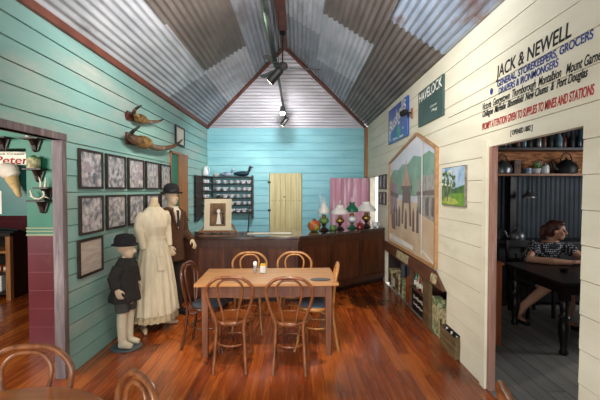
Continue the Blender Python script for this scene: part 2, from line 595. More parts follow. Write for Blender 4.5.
def copy_tree(o, parent=None):
    c = o.copy()
    COL.objects.link(c)
    if parent is not None:
        c.parent = parent
    for ch in [x for x in COL.objects if x.parent == o]:
        copy_tree(ch, c)
    return c


def place(proto, used, loc, rz, label, group=None):
    """the first call moves the original, later calls copy it"""
    o = proto if not used else copy_tree(proto)
    used.append(1)
    o.location = loc
    o.rotation_euler = (0, 0, rz)
    o['label'] = label
    if group:
        o['group'] = group
    return o


def evaluated(me, mods):
    o = bpy.data.objects.new('tmp', me)
    COL.objects.link(o)
    for kind, props in mods:
        md = o.modifiers.new(kind, kind)
        for k, v in props.items():
            setattr(md, k, v)
    dg = bpy.context.evaluated_depsgraph_get()
    dg.update()
    r = bpy.data.meshes.new_from_object(o.evaluated_get(dg))
    bpy.data.objects.remove(o)
    return r


def skin(chains, root=0, sub=2):
    """chains: lists of (name, x, y, z, r); equal names share a joint"""
    vs_, es, idx, rad = [], [], {}, []
    for ch in chains:
        prev = None
        for nm, x, y, z, r in ch:
            if nm not in idx:
                idx[nm] = len(vs_)
                vs_.append((x, y, z))
                rad.append(r)
            if prev is not None:
                es.append((prev, idx[nm]))
            prev = idx[nm]
    me = bpy.data.meshes.new('skin')
    me.from_pydata(vs_, es, [])
    o = bpy.data.objects.new('tmp', me)
    COL.objects.link(o)
    o.modifiers.new('Skin', 'SKIN')
    if not me.skin_vertices:
        bm = bmesh.new()
        bm.from_mesh(me)
        bm.verts.layers.skin.verify()
        bm.to_mesh(me)
        bm.free()
    for i, sv in enumerate(me.skin_vertices[0].data):
        r = rad[i]
        sv.radius = r if isinstance(r, tuple) else (r, r)
        sv.use_root = (i == root)
    md = o.modifiers.new('Sub', 'SUBSURF')
    md.levels = md.render_levels = sub
    dg = bpy.context.evaluated_depsgraph_get()
    dg.update()
    r = bpy.data.meshes.new_from_object(o.evaluated_get(dg))
    bpy.data.objects.remove(o)
    return r


def voxel(me, size, smooth_it=4):
    return evaluated(me, [('REMESH', dict(mode='VOXEL', voxel_size=size)), ('SMOOTH', dict(factor=.5, iterations=smooth_it))])


def lettering(text, parent, m, origin, right, up, width, height, shear=0.0, name='lettering', depth=0.0015, label=None, bold=0.014):
    """painted letters: lower left corner at origin, running along 'right'; scaled to width x cap height"""
    cu = bpy.data.curves.new('t', 'FONT')
    cu.body = text
    cu.size = 1
    cu.shear = shear
    cu.extrude = 0.0
    cu.offset = bold
    o = bpy.data.objects.new('t', cu)
    COL.objects.link(o)
    dg = bpy.context.evaluated_depsgraph_get()
    dg.update()
    me = bpy.data.meshes.new_from_object(o.evaluated_get(dg))
    bpy.data.objects.remove(o)
    xs = [v.co.x for v in me.vertices]
    x0, x1 = min(xs), max(xs)
    cap = 0.70
    sx, sy = width / (x1 - x0), height / cap
    R_, U_ = Vector(right).normalized(), Vector(up).normalized()
    n = R_.cross(U_)
    O = Vector(origin)
    bm = bmesh.new()
    bm.from_mesh(me)
    for v in bm.verts:
        v.co = O + R_ * (v.co.x - x0) * sx + U_ * v.co.y * sy + n * depth
    r = bmesh.ops.extrude_face_region(bm, geom=bm.faces[:])
    for g in r['geom']:
        if isinstance(g, bmesh.types.BMVert):
            g.co -= n * depth * 0.9
    me2 = bpy.data.meshes.new(name)
    bmesh.ops.recalc_face_normals(bm, faces=bm.faces)
    bm.to_mesh(me2)
    bm.free()
    me2.materials.append(m)
    ob = link(name, me2, parent)
    if label:
        ob['label'] = label
    return ob


def arc(c, r, a0, a1, n, f):
    return [f(c, r, a0 + (a1 - a0) * i / n) for i in range(n + 1)]


def spline(pts, n=6):
    """Catmull-Rom through pts (with per-point radius as 4th value if present)"""
    P_ = [tuple(p) for p in pts]
    P_ = [P_[0]] + P_ + [P_[-1]]
    out = []
    for i in range(1, len(P_) - 2):
        for k in range(n):
            t = k / n
            out.append(tuple(0.5 * (2 * b + (c - a) * t + (2 * a - 5 * b + 4 * c - d) * t * t + (3 * b - a - 3 * c + d) * t ** 3)
                             for a, b, c, d in zip(P_[i - 1], P_[i], P_[i + 1], P_[i + 2])))
    out.append(P_[-2])
    return out
# ------------------------------------------------------------------ the room shell
XL, XR, YB, ZE = -2.09, 1.60, 8.80, 3.13
CX, HALF, RISE = -0.245, 1.85, 1.17
YF = -1.3


def intervals(a0, a1, cuts):
    segs = [(a0, a1)]
    for c0, c1 in cuts:
        n = []
        for s0, s1 in segs:
            if c1 <= s0 or c0 >= s1:
                n.append((s0, s1))
            else:
                if c0 > s0:
                    n.append((s0, c0))
                if c1 < s1:
                    n.append((c1, s1))
        segs = n
    return [x for x in segs if x[1] - x[0] > 1e-4]


def board_wall(name, m, axis, face, s, a0, a1, zs, openings, bulge=(0.010, -0.008), thick=0.10, groove=0.0):
    b = B()
    for z0, z1 in zip(zs, zs[1:]):
        cutz = sorted({z0, z1} | {z for o in openings for z in (o[2], o[3]) if z0 < z < z1})
        for q0, q1 in zip(cutz, cutz[1:]):
            zm = (q0 + q1) / 2
            cuts = [(o[0], o[1]) for o in openings if o[2] < zm < o[3]]

            def prof(z):
                f = (z - z0) / (z1 - z0)
                return face + s * (bulge[0] + (bulge[1] - bulge[0]) * f)
            for i0, i1 in intervals(a0, a1, cuts):
                bk = face - s * thick
                g0, g1 = prof(q0), prof(q1)
                parts_ = [(q0, q1, g0, g1)]
                if groove and abs(q1 - z1) < 1e-6:
                    parts_ = [(q0, q1 - groove, g0, prof(q1 - groove)), (q1 - groove, q1, face - s * .018, face - s * .018)]
                for w0, w1, f0, f1 in parts_:
                    if axis == 'y':
                        p = [(f0, i0, w0), (f0, i1, w0), (bk, i1, w0), (bk, i0, w0), (f1, i0, w1), (f1, i1, w1), (bk, i1, w1), (bk, i0, w1)]
                    else:
                        p = [(i0, f0, w0), (i1, f0, w0), (i1, bk, w0), (i0, bk, w0), (i0, f1, w1), (i1, f1, w1), (i1, bk, w1), (i0, bk, w1)]
                    b.hexa(p)
    return struct(b.build(name, m))


def rows(z0, z1, h):
    n = max(1, round((z1 - z0) / h))
    return [z0 + (z1 - z0) * i / n for i in range(n + 1)]


struct(B().box(-6.2, 1.60, YF, 8.9, -0.06, 0).build('floor', M['floor']))
struct(B().box(1.60, 5.9, 0.6, 6.1, -0.06, 0.0).build('floor', M['floor_grey']))
struct(B().box(1.60, 30, 6.1, 40, -0.12, -0.06).build('floor', M['ext_white']))

zl = rows(0, 2.13, .152) + rows(2.13, ZE, .18)[1:]
wall_left = board_wall('wall_left', M['mint'], 'y', XL, 1, YF, YB + .1, zl,
                       [(0.4, 3.43, 0, 2.13), (6.22, 7.19, 0, 2.31)], bulge=(0.007, -0.001), groove=.010)
wall_back = board_wall('wall_back', M['aqua'], 'x', YB, -1, XL - .1, XR + .1, rows(0, ZE, .178), [(-.665, .095, 0, 2.085)], bulge=(0.007, -0.001), groove=.011)
RO = [(2.13, 3.20, 0, 2.05), (4.05, 6.92, 0, .60), (3.70, 4.05, 0, .25), (7.60, 8.45, 0, 1.97)]
wall_right = board_wall('wall_right', M['cream'], 'y', XR, -1, YF, YB + .1, rows(0, ZE + .03, .2), RO, bulge=(0.003, -0.001), groove=.0045, thick=.055)

# jambs, corner post, trim
struct(B().box(-2.165, -2.075, 3.36, 3.43, 0, 2.13).box(-2.165, -2.07, .4, 3.43, 2.13, 2.19).build('trim_1', M['post'], bevel=.004))
struct(B().box(1.60, 1.655, 3.14, 3.20, 0, 2.05).build('trim_2', M['pink_wood'], bevel=.004))
struct(B().box(1.578, 1.60, 3.175, 3.26, 0, 2.10).build('trim_13', M['cream'], bevel=.003))
struct(B().box(1.53, 1.60, 8.73, 8.80, 1.98, ZE).build('trim_3', M['tan_wood'], bevel=.004))
struct(B().box(XL + .008, XL + .045, YF, YB, ZE - .04, ZE + .03).build('trim_4', M['rust_trim']))
b = B()
b.bar((XL, YB - .02, ZE - .01), (CX, YB - HALF - .02, ZE + RISE - .03), .07, .03)
b.bar((XR - .04, YB - .02, ZE - .01), (CX, YB - HALF - .02, ZE + RISE - .03), .07, .03)
struct(b.build('trim_5', M['rust_trim']))
b = B().box(CX - .075, CX + .075, YF, 6.05, ZE + RISE - .10, ZE + RISE - .06).box(CX - .055, CX + .055, 6.05, 6.96, ZE + RISE - .07, ZE + RISE - .03)
struct(b.build('trim_6', M['rust_trim']))
struct(B().box(1.60, 1.70, 7.56, 7.60, 0, 2.0).box(1.595, 1.70, 7.56, 8.45, 1.97, 2.01).box(1.597, 1.72, 8.42, 8.468, 0, 2.0).build('trim_7', M['ivory']))


# corrugated iron ceiling
def corrugated(name, P, nrm, ylim, sheets, mats, nw=29, res=8, amp=0.013):
    b = B()
    for si, (t0, t1, y0, y1, mi) in enumerate(sheets):
        j0, j1 = round(t0 * nw * res), round(t1 * nw * res)
        prev = None
        off = 0.0025 * (si % 3)
        j0 = max(0, j0 - 3) if si % 3 == 0 else j0
        for j in range(j0, j1 + 1):
            t = j / (nw * res)
            h = amp * math.cos(2 * PI * j / res) - off
            e0, e1 = ylim(t)
            q0, q1 = max(y0, e0), min(y1, e1)
            if q1 < q0:
                q1 = q0
            c0 = b.bm.verts.new(Vector(P(t, q0)) + Vector(nrm) * h)
            c1 = b.bm.verts.new(Vector(P(t, q1)) + Vector(nrm) * h)
            if prev and (q1 - q0 > 1e-4 or (prev[1].co - prev[0].co).length > 1e-4):
                f = b.bm.faces.new((prev[0], c0, c1, prev[1]))
                f.material_index = mi
                f.smooth = True
            prev = (c0, c1)
    me = b.to_mesh(name)
    for m in mats:
        me.materials.append(m)
    return struct(link(name, me))


CM = [M['galv'], M['galv_grey'], M['galv_brown'], M['galv_blue'], M['galv_white']]
SL = math.hypot(HALF, RISE)
a, c_ = HALF / SL, RISE / SL
yl = lambda t: (YF, YB - HALF * t)
sheets_l = [(0, .35, YF, 2.4, 1), (0, .35, 2.4, 6.1, 0), (0, .35, 6.1, 9, 1),
            (.35, .7, YF, 4.27, 2), (.35, .7, 4.27, 6.0, 2), (.35, .7, 6.0, 9, 4),
            (.7, 1, YF, 3.3, 2), (.7, 1, 3.3, 5.0, 1), (.7, 1, 5.0, 9, 1)]
corrugated('ceiling', lambda t, y: (CX - HALF + HALF * t - .02 * (1 - t), y, ZE + RISE * t), (c_, 0, -a), yl, sheets_l, CM)
sheets_r = [(0, .35, YF, 4.15, 3), (0, .35, 4.15, 6.95, 2), (0, .35, 6.95, 9, 2),
            (.35, .7, YF, 4.9, 2), (.35, .7, 4.9, 6.6, 0), (.35, .7, 6.6, 9, 1),
            (.7, 1, YF, 4.4, 0), (.7, 1, 4.4, 5.6, 0), (.7, 1, 5.6, 9, 1)]
corrugated('ceiling', lambda t, y: (CX + HALF - HALF * t + .02 * (1 - t), y, ZE + RISE * t), (-c_, 0, -a), yl, sheets_r, CM)
corrugated('ceiling', lambda t, x: (x, YB - HALF * t, ZE + RISE * t), (0, -c_, -a),
           lambda t: (CX - HALF * (1 - t), CX + HALF * (1 - t)), [(0, .35, -3, 3, 4), (.35, .7, -3, 3, 4), (.7, 1, -3, 3, 4)], CM, nw=24, amp=.020)

b = B()
b.hexa([(CX - HALF - .12, YF, ZE - .02), (CX - HALF - .12, YB + .2, ZE - .02), (CX, YB + .2, ZE + RISE + .06), (CX, YF, ZE + RISE + .06),
        (CX - HALF - .12, YF, ZE + .06), (CX - HALF - .12, YB + .2, ZE + .06), (CX, YB + .2, ZE + RISE + .16), (CX, YF, ZE + RISE + .16)]) if False else None
for sg in (-1, 1):  # unseen plates added over the iron to stop light leaking in
    b.prism([(CX + sg * (HALF + .3), YF, ZE + .06 - .13), (CX, YF, ZE + RISE + .10), (CX, YF, ZE + RISE + .18), (CX + sg * (HALF + .3), YF, ZE + .0)], (0, YB + .3 - YF, 0))
struct(b.build('ceiling_light_block', M['plaster']))
# back doors
d1 = B().box(-.655, .085, 8.795, 8.835, .02, 2.075)
door_1 = struct(B().build('door_1', M['yellowdoor'])) if False else None
bd = B()
for i in range(6):
    x0 = -.655 + i * .74 / 6
    bd.box(x0 + .002, x0 + .74 / 6 - .002, 8.792, 8.83, .02, 2.075)
d1.bm.free()
door_1 = struct(bd.build('door_1', M['yellowdoor'], bevel=.003))
for z in (.3, 1.2, 1.85):
    B().box(-.70, -.63, 8.778, 8.794, z, z + .04).build('hinge', M['iron'], door_1)
b = B()
for i in range(9):
    b.box(-.61 + i * .08, -.59 + i * .08, 8.786, 8.793, 1.435 + .006 * (i % 2), 1.452)
b.box(-.34, -.29, 8.786, 8.793, 1.52, 1.545)
b.build('nail_marks', M['tan_wood'], door_1)
struct(B().box(-.8, .3, 8.88, 8.9, 0, 2.2).build('wall_back_lining', M['plaster']))
bd = B()
for i in range(7):
    x0 = .715 + i * .87 / 7
    bd.box(x0 + .0015, x0 + .87 / 7 - .0015, 8.47, 8.51, .02, 1.955)
door_2 = struct(bd.build('door_2', M['pinkdoor'], bevel=.003))
B().bar((.75, 8.525, .3), (1.55, 8.525, .3), .09, .03).bar((.75, 8.525, 1.7), (1.55, 8.525, 1.7), .09, .03).build('ledge', M['pinkdoor'], door_2)
# door behind the bar in the left wall, half timber leaf, half green panel
bd = B().box(-2.14, -2.075, 6.70, 7.19, 0, 2.31)
door_3 = struct(bd.build('door_3', M['tan_wood'], bevel=.004))
B().box(-2.14, -2.10, 6.26, 6.70, 0, 2.31).build('green_panel', M['green'], door_3)
B().box(-2.15, -2.07, 6.20, 6.26, 0, 2.33).box(-2.15, -2.07, 6.2, 7.2, 2.30, 2.34).build('door_frame', M['tan_wood'], door_3)

# side room on the left: green and maroon lined walls, seen through the wide opening
struct(B().box(-6.2, -2.19, YF, 9, 2.95, 3.0).build('ceiling', M['plaster']))
struct(B().box(-6.3, -6.2, YF, 9, 0, 3).build('wall_side', M['green']))
struct(B().box(-6.2, -2.19, YF - .1, YF, 0, 3).build('wall_side', M['green']))
PW = 4.12


def lined(name, x0, x1, y, z0, z1, m, h=.19):
    b = B()
    for q0, q1 in zip(rows(z0, z1, h), rows(z0, z1, h)[1:]):
        b.box(x0, x1, y, y + .08, q0, q1 - .005).box(x0, x1, y + .003, y + .08, q1 - .005, q1, 1 if m is M['maroon'] else 0)
    return struct(b.build(name, [m, M['maroon_line']]))


lined('wall_partition', -2.93, -2.19, PW, 1.28, 2.95, M['green'])
lined('wall_partition', -6.2, -2.93, PW, 2.14, 2.95, M['green'])
lined('wall_partition', -2.93, -2.19, PW, 0, 1.20, M['maroon'], .2)
b = B().box(-2.935, -2.19, PW - .012, PW, 1.195, 1.215).box(-2.935, -2.19, PW - .012, PW, 1.235, 1.25).box(-2.935, -2.19, PW - .012, PW, 1.27, 1.285)
struct(b.build('trim_8', M['gutterline']))
struct(B().box(-2.935, -2.19, PW - .002, PW + .08, 1.20, 1.28).build('trim_9', M['green']))
lined('wall_far', -6.2, -2.19, 7.6, 1.25, 2.95, M['green'])
lined('wall_far', -6.2, -2.19, 7.6, 0, 1.25, M['maroon'])

# dim kitchen room on the right
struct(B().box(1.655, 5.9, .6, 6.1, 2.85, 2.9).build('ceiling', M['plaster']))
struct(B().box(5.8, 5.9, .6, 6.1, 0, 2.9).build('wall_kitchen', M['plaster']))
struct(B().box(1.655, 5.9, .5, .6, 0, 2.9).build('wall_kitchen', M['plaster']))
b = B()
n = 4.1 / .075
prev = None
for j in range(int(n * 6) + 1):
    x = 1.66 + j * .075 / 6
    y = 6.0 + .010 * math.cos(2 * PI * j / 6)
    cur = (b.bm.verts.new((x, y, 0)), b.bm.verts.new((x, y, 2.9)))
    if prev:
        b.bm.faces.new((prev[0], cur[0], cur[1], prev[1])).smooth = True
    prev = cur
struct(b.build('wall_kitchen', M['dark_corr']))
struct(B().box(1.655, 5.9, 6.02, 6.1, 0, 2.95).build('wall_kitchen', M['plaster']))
struct(B().box(2.2, 5.6, 5.96, 5.985, 1.93, 2.29).build('trim_11', M['warmback']))
struct(B().box(3.30, 3.38, 5.88, 5.98, 0, 1.9).build('trim_12', M['blackwood']))
# niche in the right wall
b = B().box(1.86, 1.88, 3.66, 6.96, 0, .62).box(1.655, 1.88, 3.66, 6.96, .60, .62).box(1.655, 1.88, 3.64, 3.68, 0, .62).box(1.655, 1.88, 6.92, 6.96, 0, .62)
struct(b.build('wall_niche', M['niche']))

# lettering painted on the right wall
RW, UP, FX = (0, -1, 0), (0, 0, 1), XR - .003


def rw(text, y0, y1, z, h, m, shear=0.0, label=None):
    lettering(text, wall_right, m, (FX, y0, z), RW, UP, y0 - y1, h, shear, label=label)


rw('JACK & NEWELL', 3.078, 2.235, 2.588, .092, M['ink'], .12, 'black capital lettering')
rw('GENERAL, STOREKEEPERS, GROCERS', 3.06, 2.068, 2.513, .050, M['blue_ink'], .1, 'upper blue lettering')
rw('DRAPERS & IRONMONGERS', 3.037, 2.342, 2.450, .050, M['blue_ink'], .1, 'lower blue lettering')
rw('Victoria  Georgetown  Thornborough  Montalbion   Mount Garnet', 3.297, 1.99, 2.378, .058, M['ink'], .35, 'upper black script')
rw('Chillagoe  Mareeba  Bloomfield  New Chums  &  Port Douglas', 3.296, 2.102, 2.318, .052, M['ink'], .35, 'lower black script')
rw('PROMPT ATTENTION GIVEN TO SUPPLIES TO MINES AND STATIONS', 3.303, 2.053, 2.207, .058, M['red_ink'], .2, 'red lettering')
rw('[ OPENED 1882 ]', 2.86, 2.59, 2.100, .036, M['ink'], .1, 'small black lettering')
B().lathe([(.001, 0), (.022, 0), (.022, .002), (.001, .002)], (0, 0, 0), 16, axis='x', sx=1, sy=1.2).build('painted_dot', M['blue_ink'], wall_right, loc=(FX - .003, 3.148, 2.503))
B().box(FX - .0015, FX, 2.9, 4.05, 2.452, 2.456).build('painted_line', M['ink'], wall_right)
# ------------------------------------------------------------------ bentwood chairs and tables
def smooth_path(pts, n=8):
    return spline(pts, n)


def make_chair(m, seatm, label):
    t = thing('bentwood_chair', label, 'chair')
    out = [(-.150, -.26, 0.0), (-.135, -.215, .25), (-.128, -.20, .44), (-.165, -.205, .56), (-.208, -.215, .70), (-.205, -.232, .80), (-.12, -.252, .880),
           (0, -.258, .895), (.12, -.252, .880), (.205, -.232, .80), (.208, -.215, .70), (.165, -.205, .56), (.128, -.20, .44), (.135, -.215, .25), (.150, -.26, 0.0)]
    B().tube(spline(out, 6), .0155, 10).build('back_hoop', m, t, smooth=True)
    inn = [(-.058, -.185, .44), (-.072, -.198, .55), (-.108, -.214, .70), (-.115, -.228, .80), (-.07, -.240, .858), (0, -.244, .871),
           (.07, -.240, .858), (.115, -.228, .80), (.108, -.214, .70), (.072, -.198, .55), (.058, -.185, .44)]
    B().tube(spline(inn, 6), .0115, 8).build('inner_hoop', m, t, smooth=True)
    b = B()
    b.lathe([(.17, .425), (.200, .428), (.206, .440), (.206, .452), (.198, .463), (.175, .465), (.168, .458), (.165, .440)], (0, 0, 0), 32, sy=1.02)
    sring = b.build('seat_rim', m, t, smooth=True)
    b = B()
    if seatm is M['seatblue']:
        b.lathe([(.02, .448), (.180, .450), (.186, .47), (.165, .488), (.09, .496), (.01, .498)], (0, 0, 0), 28)
        b.build('seat_pad', seatm, t, smooth=True)['label'] = 'blue grey padded seat'
    else:
        b.lathe([(.02, .446), (.172, .446), (.172, .459), (.10, .455), (.01, .453)], (0, 0, 0), 28)
        b.build('seat', seatm, t, smooth=True)
    for s in (-1, 1):
        B().tube(spline([(s * .142, .125, .43), (s * .15, .14, .30), (s * .162, .165, .12), (s * .176, .20, 0)], 5),
                 [.0165] * 8 + [.013] * 8, 10).build('front_leg', m, t, smooth=True)
    ring = [(.150 * math.cos(2 * PI * k / 28), .150 * math.sin(2 * PI * k / 28) - .02, .235) for k in range(28)]
    ring = [(x, y * 1.18, z) for x, y, z in ring]
    B().tube(ring, .0095, 8, closed=True).build('stretcher_ring', m, t, smooth=True)
    for s in (-1, 1):
        B().tube(spline([(s * .128, -.198, .50), (s * .15, -.15, .40), (s * .165, -.06, .425)], 5), .008, 6).build('brace', m, t, smooth=True)
    return t


wood_chair = make_chair(M['bentwood'], M['seatwood'], 'x')
wu = []
G = 'bentwood chairs around the dining table'
place(wood_chair, wu, (-.635, 3.70, 0), .03, 'bentwood chair with its back to us at left half of pine table', G)
place(wood_chair, wu, (-.070, 3.67, 0), -.04, 'bentwood chair with its back to us at right half of pine table', G)
pale_chair = make_chair(M['bentwood_pale'], M['seatwood'], 'x')
pu = []
place(pale_chair, pu, (-.60, 4.56, 0), PI + .05, 'pale bentwood chair at far side of pine table, behind the shakers', G)
place(pale_chair, pu, (-.055, 4.57, 0), PI - .05, 'pale bentwood chair at far side of pine table, right of the shakers', G)
dk = make_chair(M['bentwood_dark'], M['seatblue'], 'dark bentwood chair with blue padded seat at left end of pine table')
dk.location, dk.rotation_euler = (-.955, 4.09, 0), (0, 0, -PI / 2 - .12)
dk['group'] = G
rt = make_chair(M['bentwood_pale'], M['seatblue'], 'pale bentwood chair with blue padded seat at right end of pine table')
rt.location, rt.rotation_euler = (.175, 4.09, 0), (0, 0, PI / 2 - .07)
rt['group'] = G
G2 = 'bentwood chairs in the foreground'
place(wood_chair, wu, (-1.335, 1.66, 0), PI + .10, 'bentwood chair behind the round cafe table, backrest hoop in front of maroon wall', G2)
place(wood_chair, wu, (-.84, 1.41, 0), PI / 2 + .75, 'bentwood chair right of the round cafe table, only its hoop top in view', G2)
place(wood_chair, wu, (1.06, 1.385, 0), PI * 1.5 - .25, 'bentwood chair beside the kitchen doorway, only its hoop top in view', G2)

# pine dining table
t = thing('dining_table', 'pine dining table with square legs among bentwood chairs', 'table', (-.325, 4.16, 0), .035)
B().box(-.725, .725, -.385, .385, .722, .752).build('table_top', M['tabletop'], t, bevel=.006)
B().box(-.63, .63, -.325, -.30, .60, .722).box(-.63, .63, .30, .325, .60, .722).box(-.63, -.605, -.3, .3, .60, .722).box(.605, .63, -.3, .3, .60, .722).build('apron', M['tableleg'], t)
for sx in (-1, 1):
    for sy in (-1, 1):
        cx, cy = sx * .625, sy * .315
        B().hexa([(cx - .026, cy - .026, 0), (cx + .026, cy - .026, 0), (cx + .026, cy + .026, 0), (cx - .026, cy + .026, 0),
                  (cx - .034, cy - .034, .722), (cx + .034, cy - .034, .722), (cx + .034, cy + .034, .722), (cx - .034, cy + .034, .722)]).build('leg', M['tableleg'], t, bevel=.004)
t = thing('salt_shaker', 'glass salt shaker with white top on pine dining table', 'shaker', (-.485, 4.29, .754))
B().lathe([(.020, 0), (.026, .004), (.024, .05), (.021, .085)], seg=14).build('jar', M['clear'], t, smooth=True)
B().lathe([(.015, .004), (.019, .008), (.019, .048), (.002, .05)], seg=14).build('salt', M['sepia'], t, smooth=True)
B().lathe([(.023, .085), (.024, .11), (.018, .125), (.004, .128)], seg=14).build('cap', M['china'], t, smooth=True)
t = thing('sugar_holder', 'glass jar of yellow sugar packets on pine dining table', 'sugar holder', (-.395, 4.27, .754))
B().lathe([(.034, 0), (.040, .004), (.041, .078), (.038, .08), (.036, .01), (.01, .006)], seg=16).build('jar', M['clear'], t, smooth=True)
b = B()
for k in range(5):
    b.box(-.027 + k * .011, -.019 + k * .011, -.024, .024, .008, .09 + .006 * (k % 2))
b.build('sugar_packets', M['china'], t)
b = B()
for k in range(5):
    b.box(-.028 + k * .0115, -.018 + k * .0115, -.027, .027, .082, .102 + .006 * (k % 2))
b.build('packet_tops', M['yellow'], t, bevel=.003)
tag(B().lathe([(.01, 0), (.105, 0), (.107, .004), (.01, .005)], seg=28, sy=.62).build('place_mat', M['slate'], loc=(.235, 3.95, .753)),
    'dark oval mat on the right end of pine table', 'mat')

# round cafe table in the foreground
t = thing('cafe_table', 'round polished timber cafe table in the near left corner', 'table', (-1.20, 1.29, 0))
B().lathe([(.02, .718), (.50, .718), (.515, .724), (.52, .735), (.515, .747), (.50, .752), (.02, .752)], seg=64).build('table_top', M['cafetop'], t, smooth=True)
B().lathe([(.05, .70), (.05, .6), (.035, .5), (.05, .3), (.06, .12), (.03, .08)], seg=18).build('pedestal', M['darkwood'], t, smooth=True)
for k in range(4):
    a_ = PI / 4 + k * PI / 2
    B().tube(spline([(.04 * math.cos(a_), .04 * math.sin(a_), .16), (.2 * math.cos(a_), .2 * math.sin(a_), .10), (.34 * math.cos(a_), .34 * math.sin(a_), .024)], 5), .022, 8).build('foot', M['darkwood'], t, smooth=True)
B().lathe([(.02, .69), (.2, .69), (.2, .718), (.02, .718)], seg=20).build('top_support', M['darkwood'], t)

# ------------------------------------------------------------------ the bar
t = thing('bar_counter', 'long dark timber bar counter across the room under the aqua wall', 'bar counter', (0, 0, 0))
A0, A1, A2 = (-2.07, 5.62), (.02, 5.62), (1.594, 6.945)
d = Vector((A2[0] - A1[0], A2[1] - A1[1], 0)).normalized()
nrm = Vector((-d.y, d.x, 0))
k = math.tan(math.atan2(d.y, d.x) / 2)


def off(q):
    """front line moved back by q"""
    return [(A0[0], A0[1] + q), (A1[0] - q * k, A1[1] + q), (A2[0], A2[1] + q * (1 / d.x)) if q else A2]


f0, f1 = off(.05), off(.60)
poly = [(x, y, 0) for x, y in f0] + [(x, y, 0) for x, y in f1[::-1]]
B().prism([(x, y, .09) for x, y, _ in poly], (0, 0, .86)).build('carcass', M['bar'], t)
f2, f3 = off(.10), off(.58)
B().prism([(x, y, .0) for x, y in f2] + [(x, y, .0) for x, y in f3[::-1]], (0, 0, .09)).build('plinth', M['darkwood'], t)
f4, f5 = off(-.0), off(.70)
B().prism([(x, y, .95) for x, y in f4] + [(x, y, .95) for x, y in f5[::-1]], (0, 0, .05)).build('bar_top', M['bartop'], t, bevel=.008)
f6 = off(.02)
B().prism([(x, y, .91) for x, y in f6] + [(x, y, .91) for x, y in f0[::-1]], (0, 0, .04)).build('moulding', M['bar'], t)
for (p, q, n_) in ((f0[0], f0[1], 4), (f0[1], f0[2], 3)):
    p, q = Vector((*p, 0)), Vector((*q, 0))
    dd = (q - p) / n_
    nn = Vector((dd.y, -dd.x, 0)).normalized()
    for i in range(n_):
        a0 = p + dd * i
        u = dd.normalized()
        L_ = dd.length
        b = B()
        for (s0, s1, z0, z1) in ((0, .06, .09, .91), (L_ - .06, L_, .09, .91), (.06, L_ - .06, .09, .19), (.06, L_ - .06, .83, .91)):
            q0, q1 = a0 + u * s0, a0 + u * s1
            b.hexa([q0 + nn * .030 + Vector((0, 0, z0)), q1 + nn * .030 + Vector((0, 0, z0)), q1 + Vector((0, 0, z0)), q0 + Vector((0, 0, z0)),
                    q0 + nn * .030 + Vector((0, 0, z1)), q1 + nn * .030 + Vector((0, 0, z1)), q1 + Vector((0, 0, z1)), q0 + Vector((0, 0, z1))])
        fr_ = b.build('panel_frame', M['bar'], t)
        q0, q1 = a0 + u * .06, a0 + u * (L_ - .06)
        B().hexa([q0 + nn * .006 + Vector((0, 0, .19)), q1 + nn * .006 + Vector((0, 0, .19)), q1 + Vector((0, 0, .19)), q0 + Vector((0, 0, .19)),
                  q0 + nn * .006 + Vector((0, 0, .83)), q1 + nn * .006 + Vector((0, 0, .83)), q1 + Vector((0, 0, .83)), q0 + Vector((0, 0, .83))]).build('panel', M['barpanel'], t)

BT = 1.002
# easel with a framed sepia photograph
t = thing('table_easel', 'small tan timber easel standing on the bar top', 'easel', (-1.27, 6.02, BT))
for s in (-1, 1):
    B().bar((s * .30, 0.02, 0), (s * .10, .09, .30), .03, .018).build('leg', M['tan_wood'], t)
B().bar((0, .26, 0), (0, .10, .54), .03, .018).build('leg', M['tan_wood'], t)
B().bar((-.30, -.0, .03), (.30, -.0, .03), .035, .03).build('ledge', M['tan_wood'], t)
B().lathe([(.05, 0), (.055, .04), (.02, .07)], (0, .10, .535), 12).build('finial', M['darkwood'], t)
t = thing('framed_portrait', 'sepia photograph in wide cream mount on the bar easel', 'framed photograph', (-1.27, 5.985, BT + .05))
mx = Matrix.Rotation(-.12, 4, 'X')
t.rotation_euler = (-.12, 0, 0)
B().box(-.215, .215, 0, .02, 0, .50).build('mount', M['matboard'], t, bevel=.003)
B().box(-.125, .125, -.004, 0, .07, .43).build('print', M['sepia'], t)
b = B()
b.prism([(-.02, -.006, .10), (.055, -.006, .10), (.03, -.006, .27), (.0, -.006, .27)], (0, .003, 0))
b.ball((.012, -.0045, .305), .028, .0015, .032)
b.build('standing_figure', M['paper'], t)
b = B()
b.prism([(.06, -.006, .10), (.11, -.006, .10), (.105, -.006, .22), (.07, -.006, .24)], (0, .003, 0))
b.ball((.085, -.0045, .26), .022, .0015, .026)
b.build('seated_figure', M['darkwood'], t)
for nm, x, y, r, lab in (('paper_sheet', -.62, 5.98, .10, 'white paper sheets lying flat on the bar, left of the lamps'), ('paper_sheet', -.28, 6.02, -.05, 'white paper lying on the bar in front of the yellow door')):
    tag(B().box(-.18, .18, -.11, .11, 0, .006).build(nm, M['paper'], loc=(x, y, BT)), lab, 'paper').rotation_euler = (0, 0, r)
t = thing('bar_ornament', 'small dark capped figurine at the left end of the bar', 'ornament', (-1.72, 5.80, BT))
B().lathe([(.05, 0), (.055, .01), (.035, .06), (.045, .12), (.03, .16), (.02, .17)], seg=14).build('body', M['plaque'], t, smooth=True)
B().ball((0, 0, .20), .033, .033, .038).build('face', M['mannequin'], t, smooth=True)
B().lathe([(.07, .222), (.068, .228), (.04, .232), (.038, .26), (.01, .272)], seg=14).build('cap', M['black'], t, smooth=True)

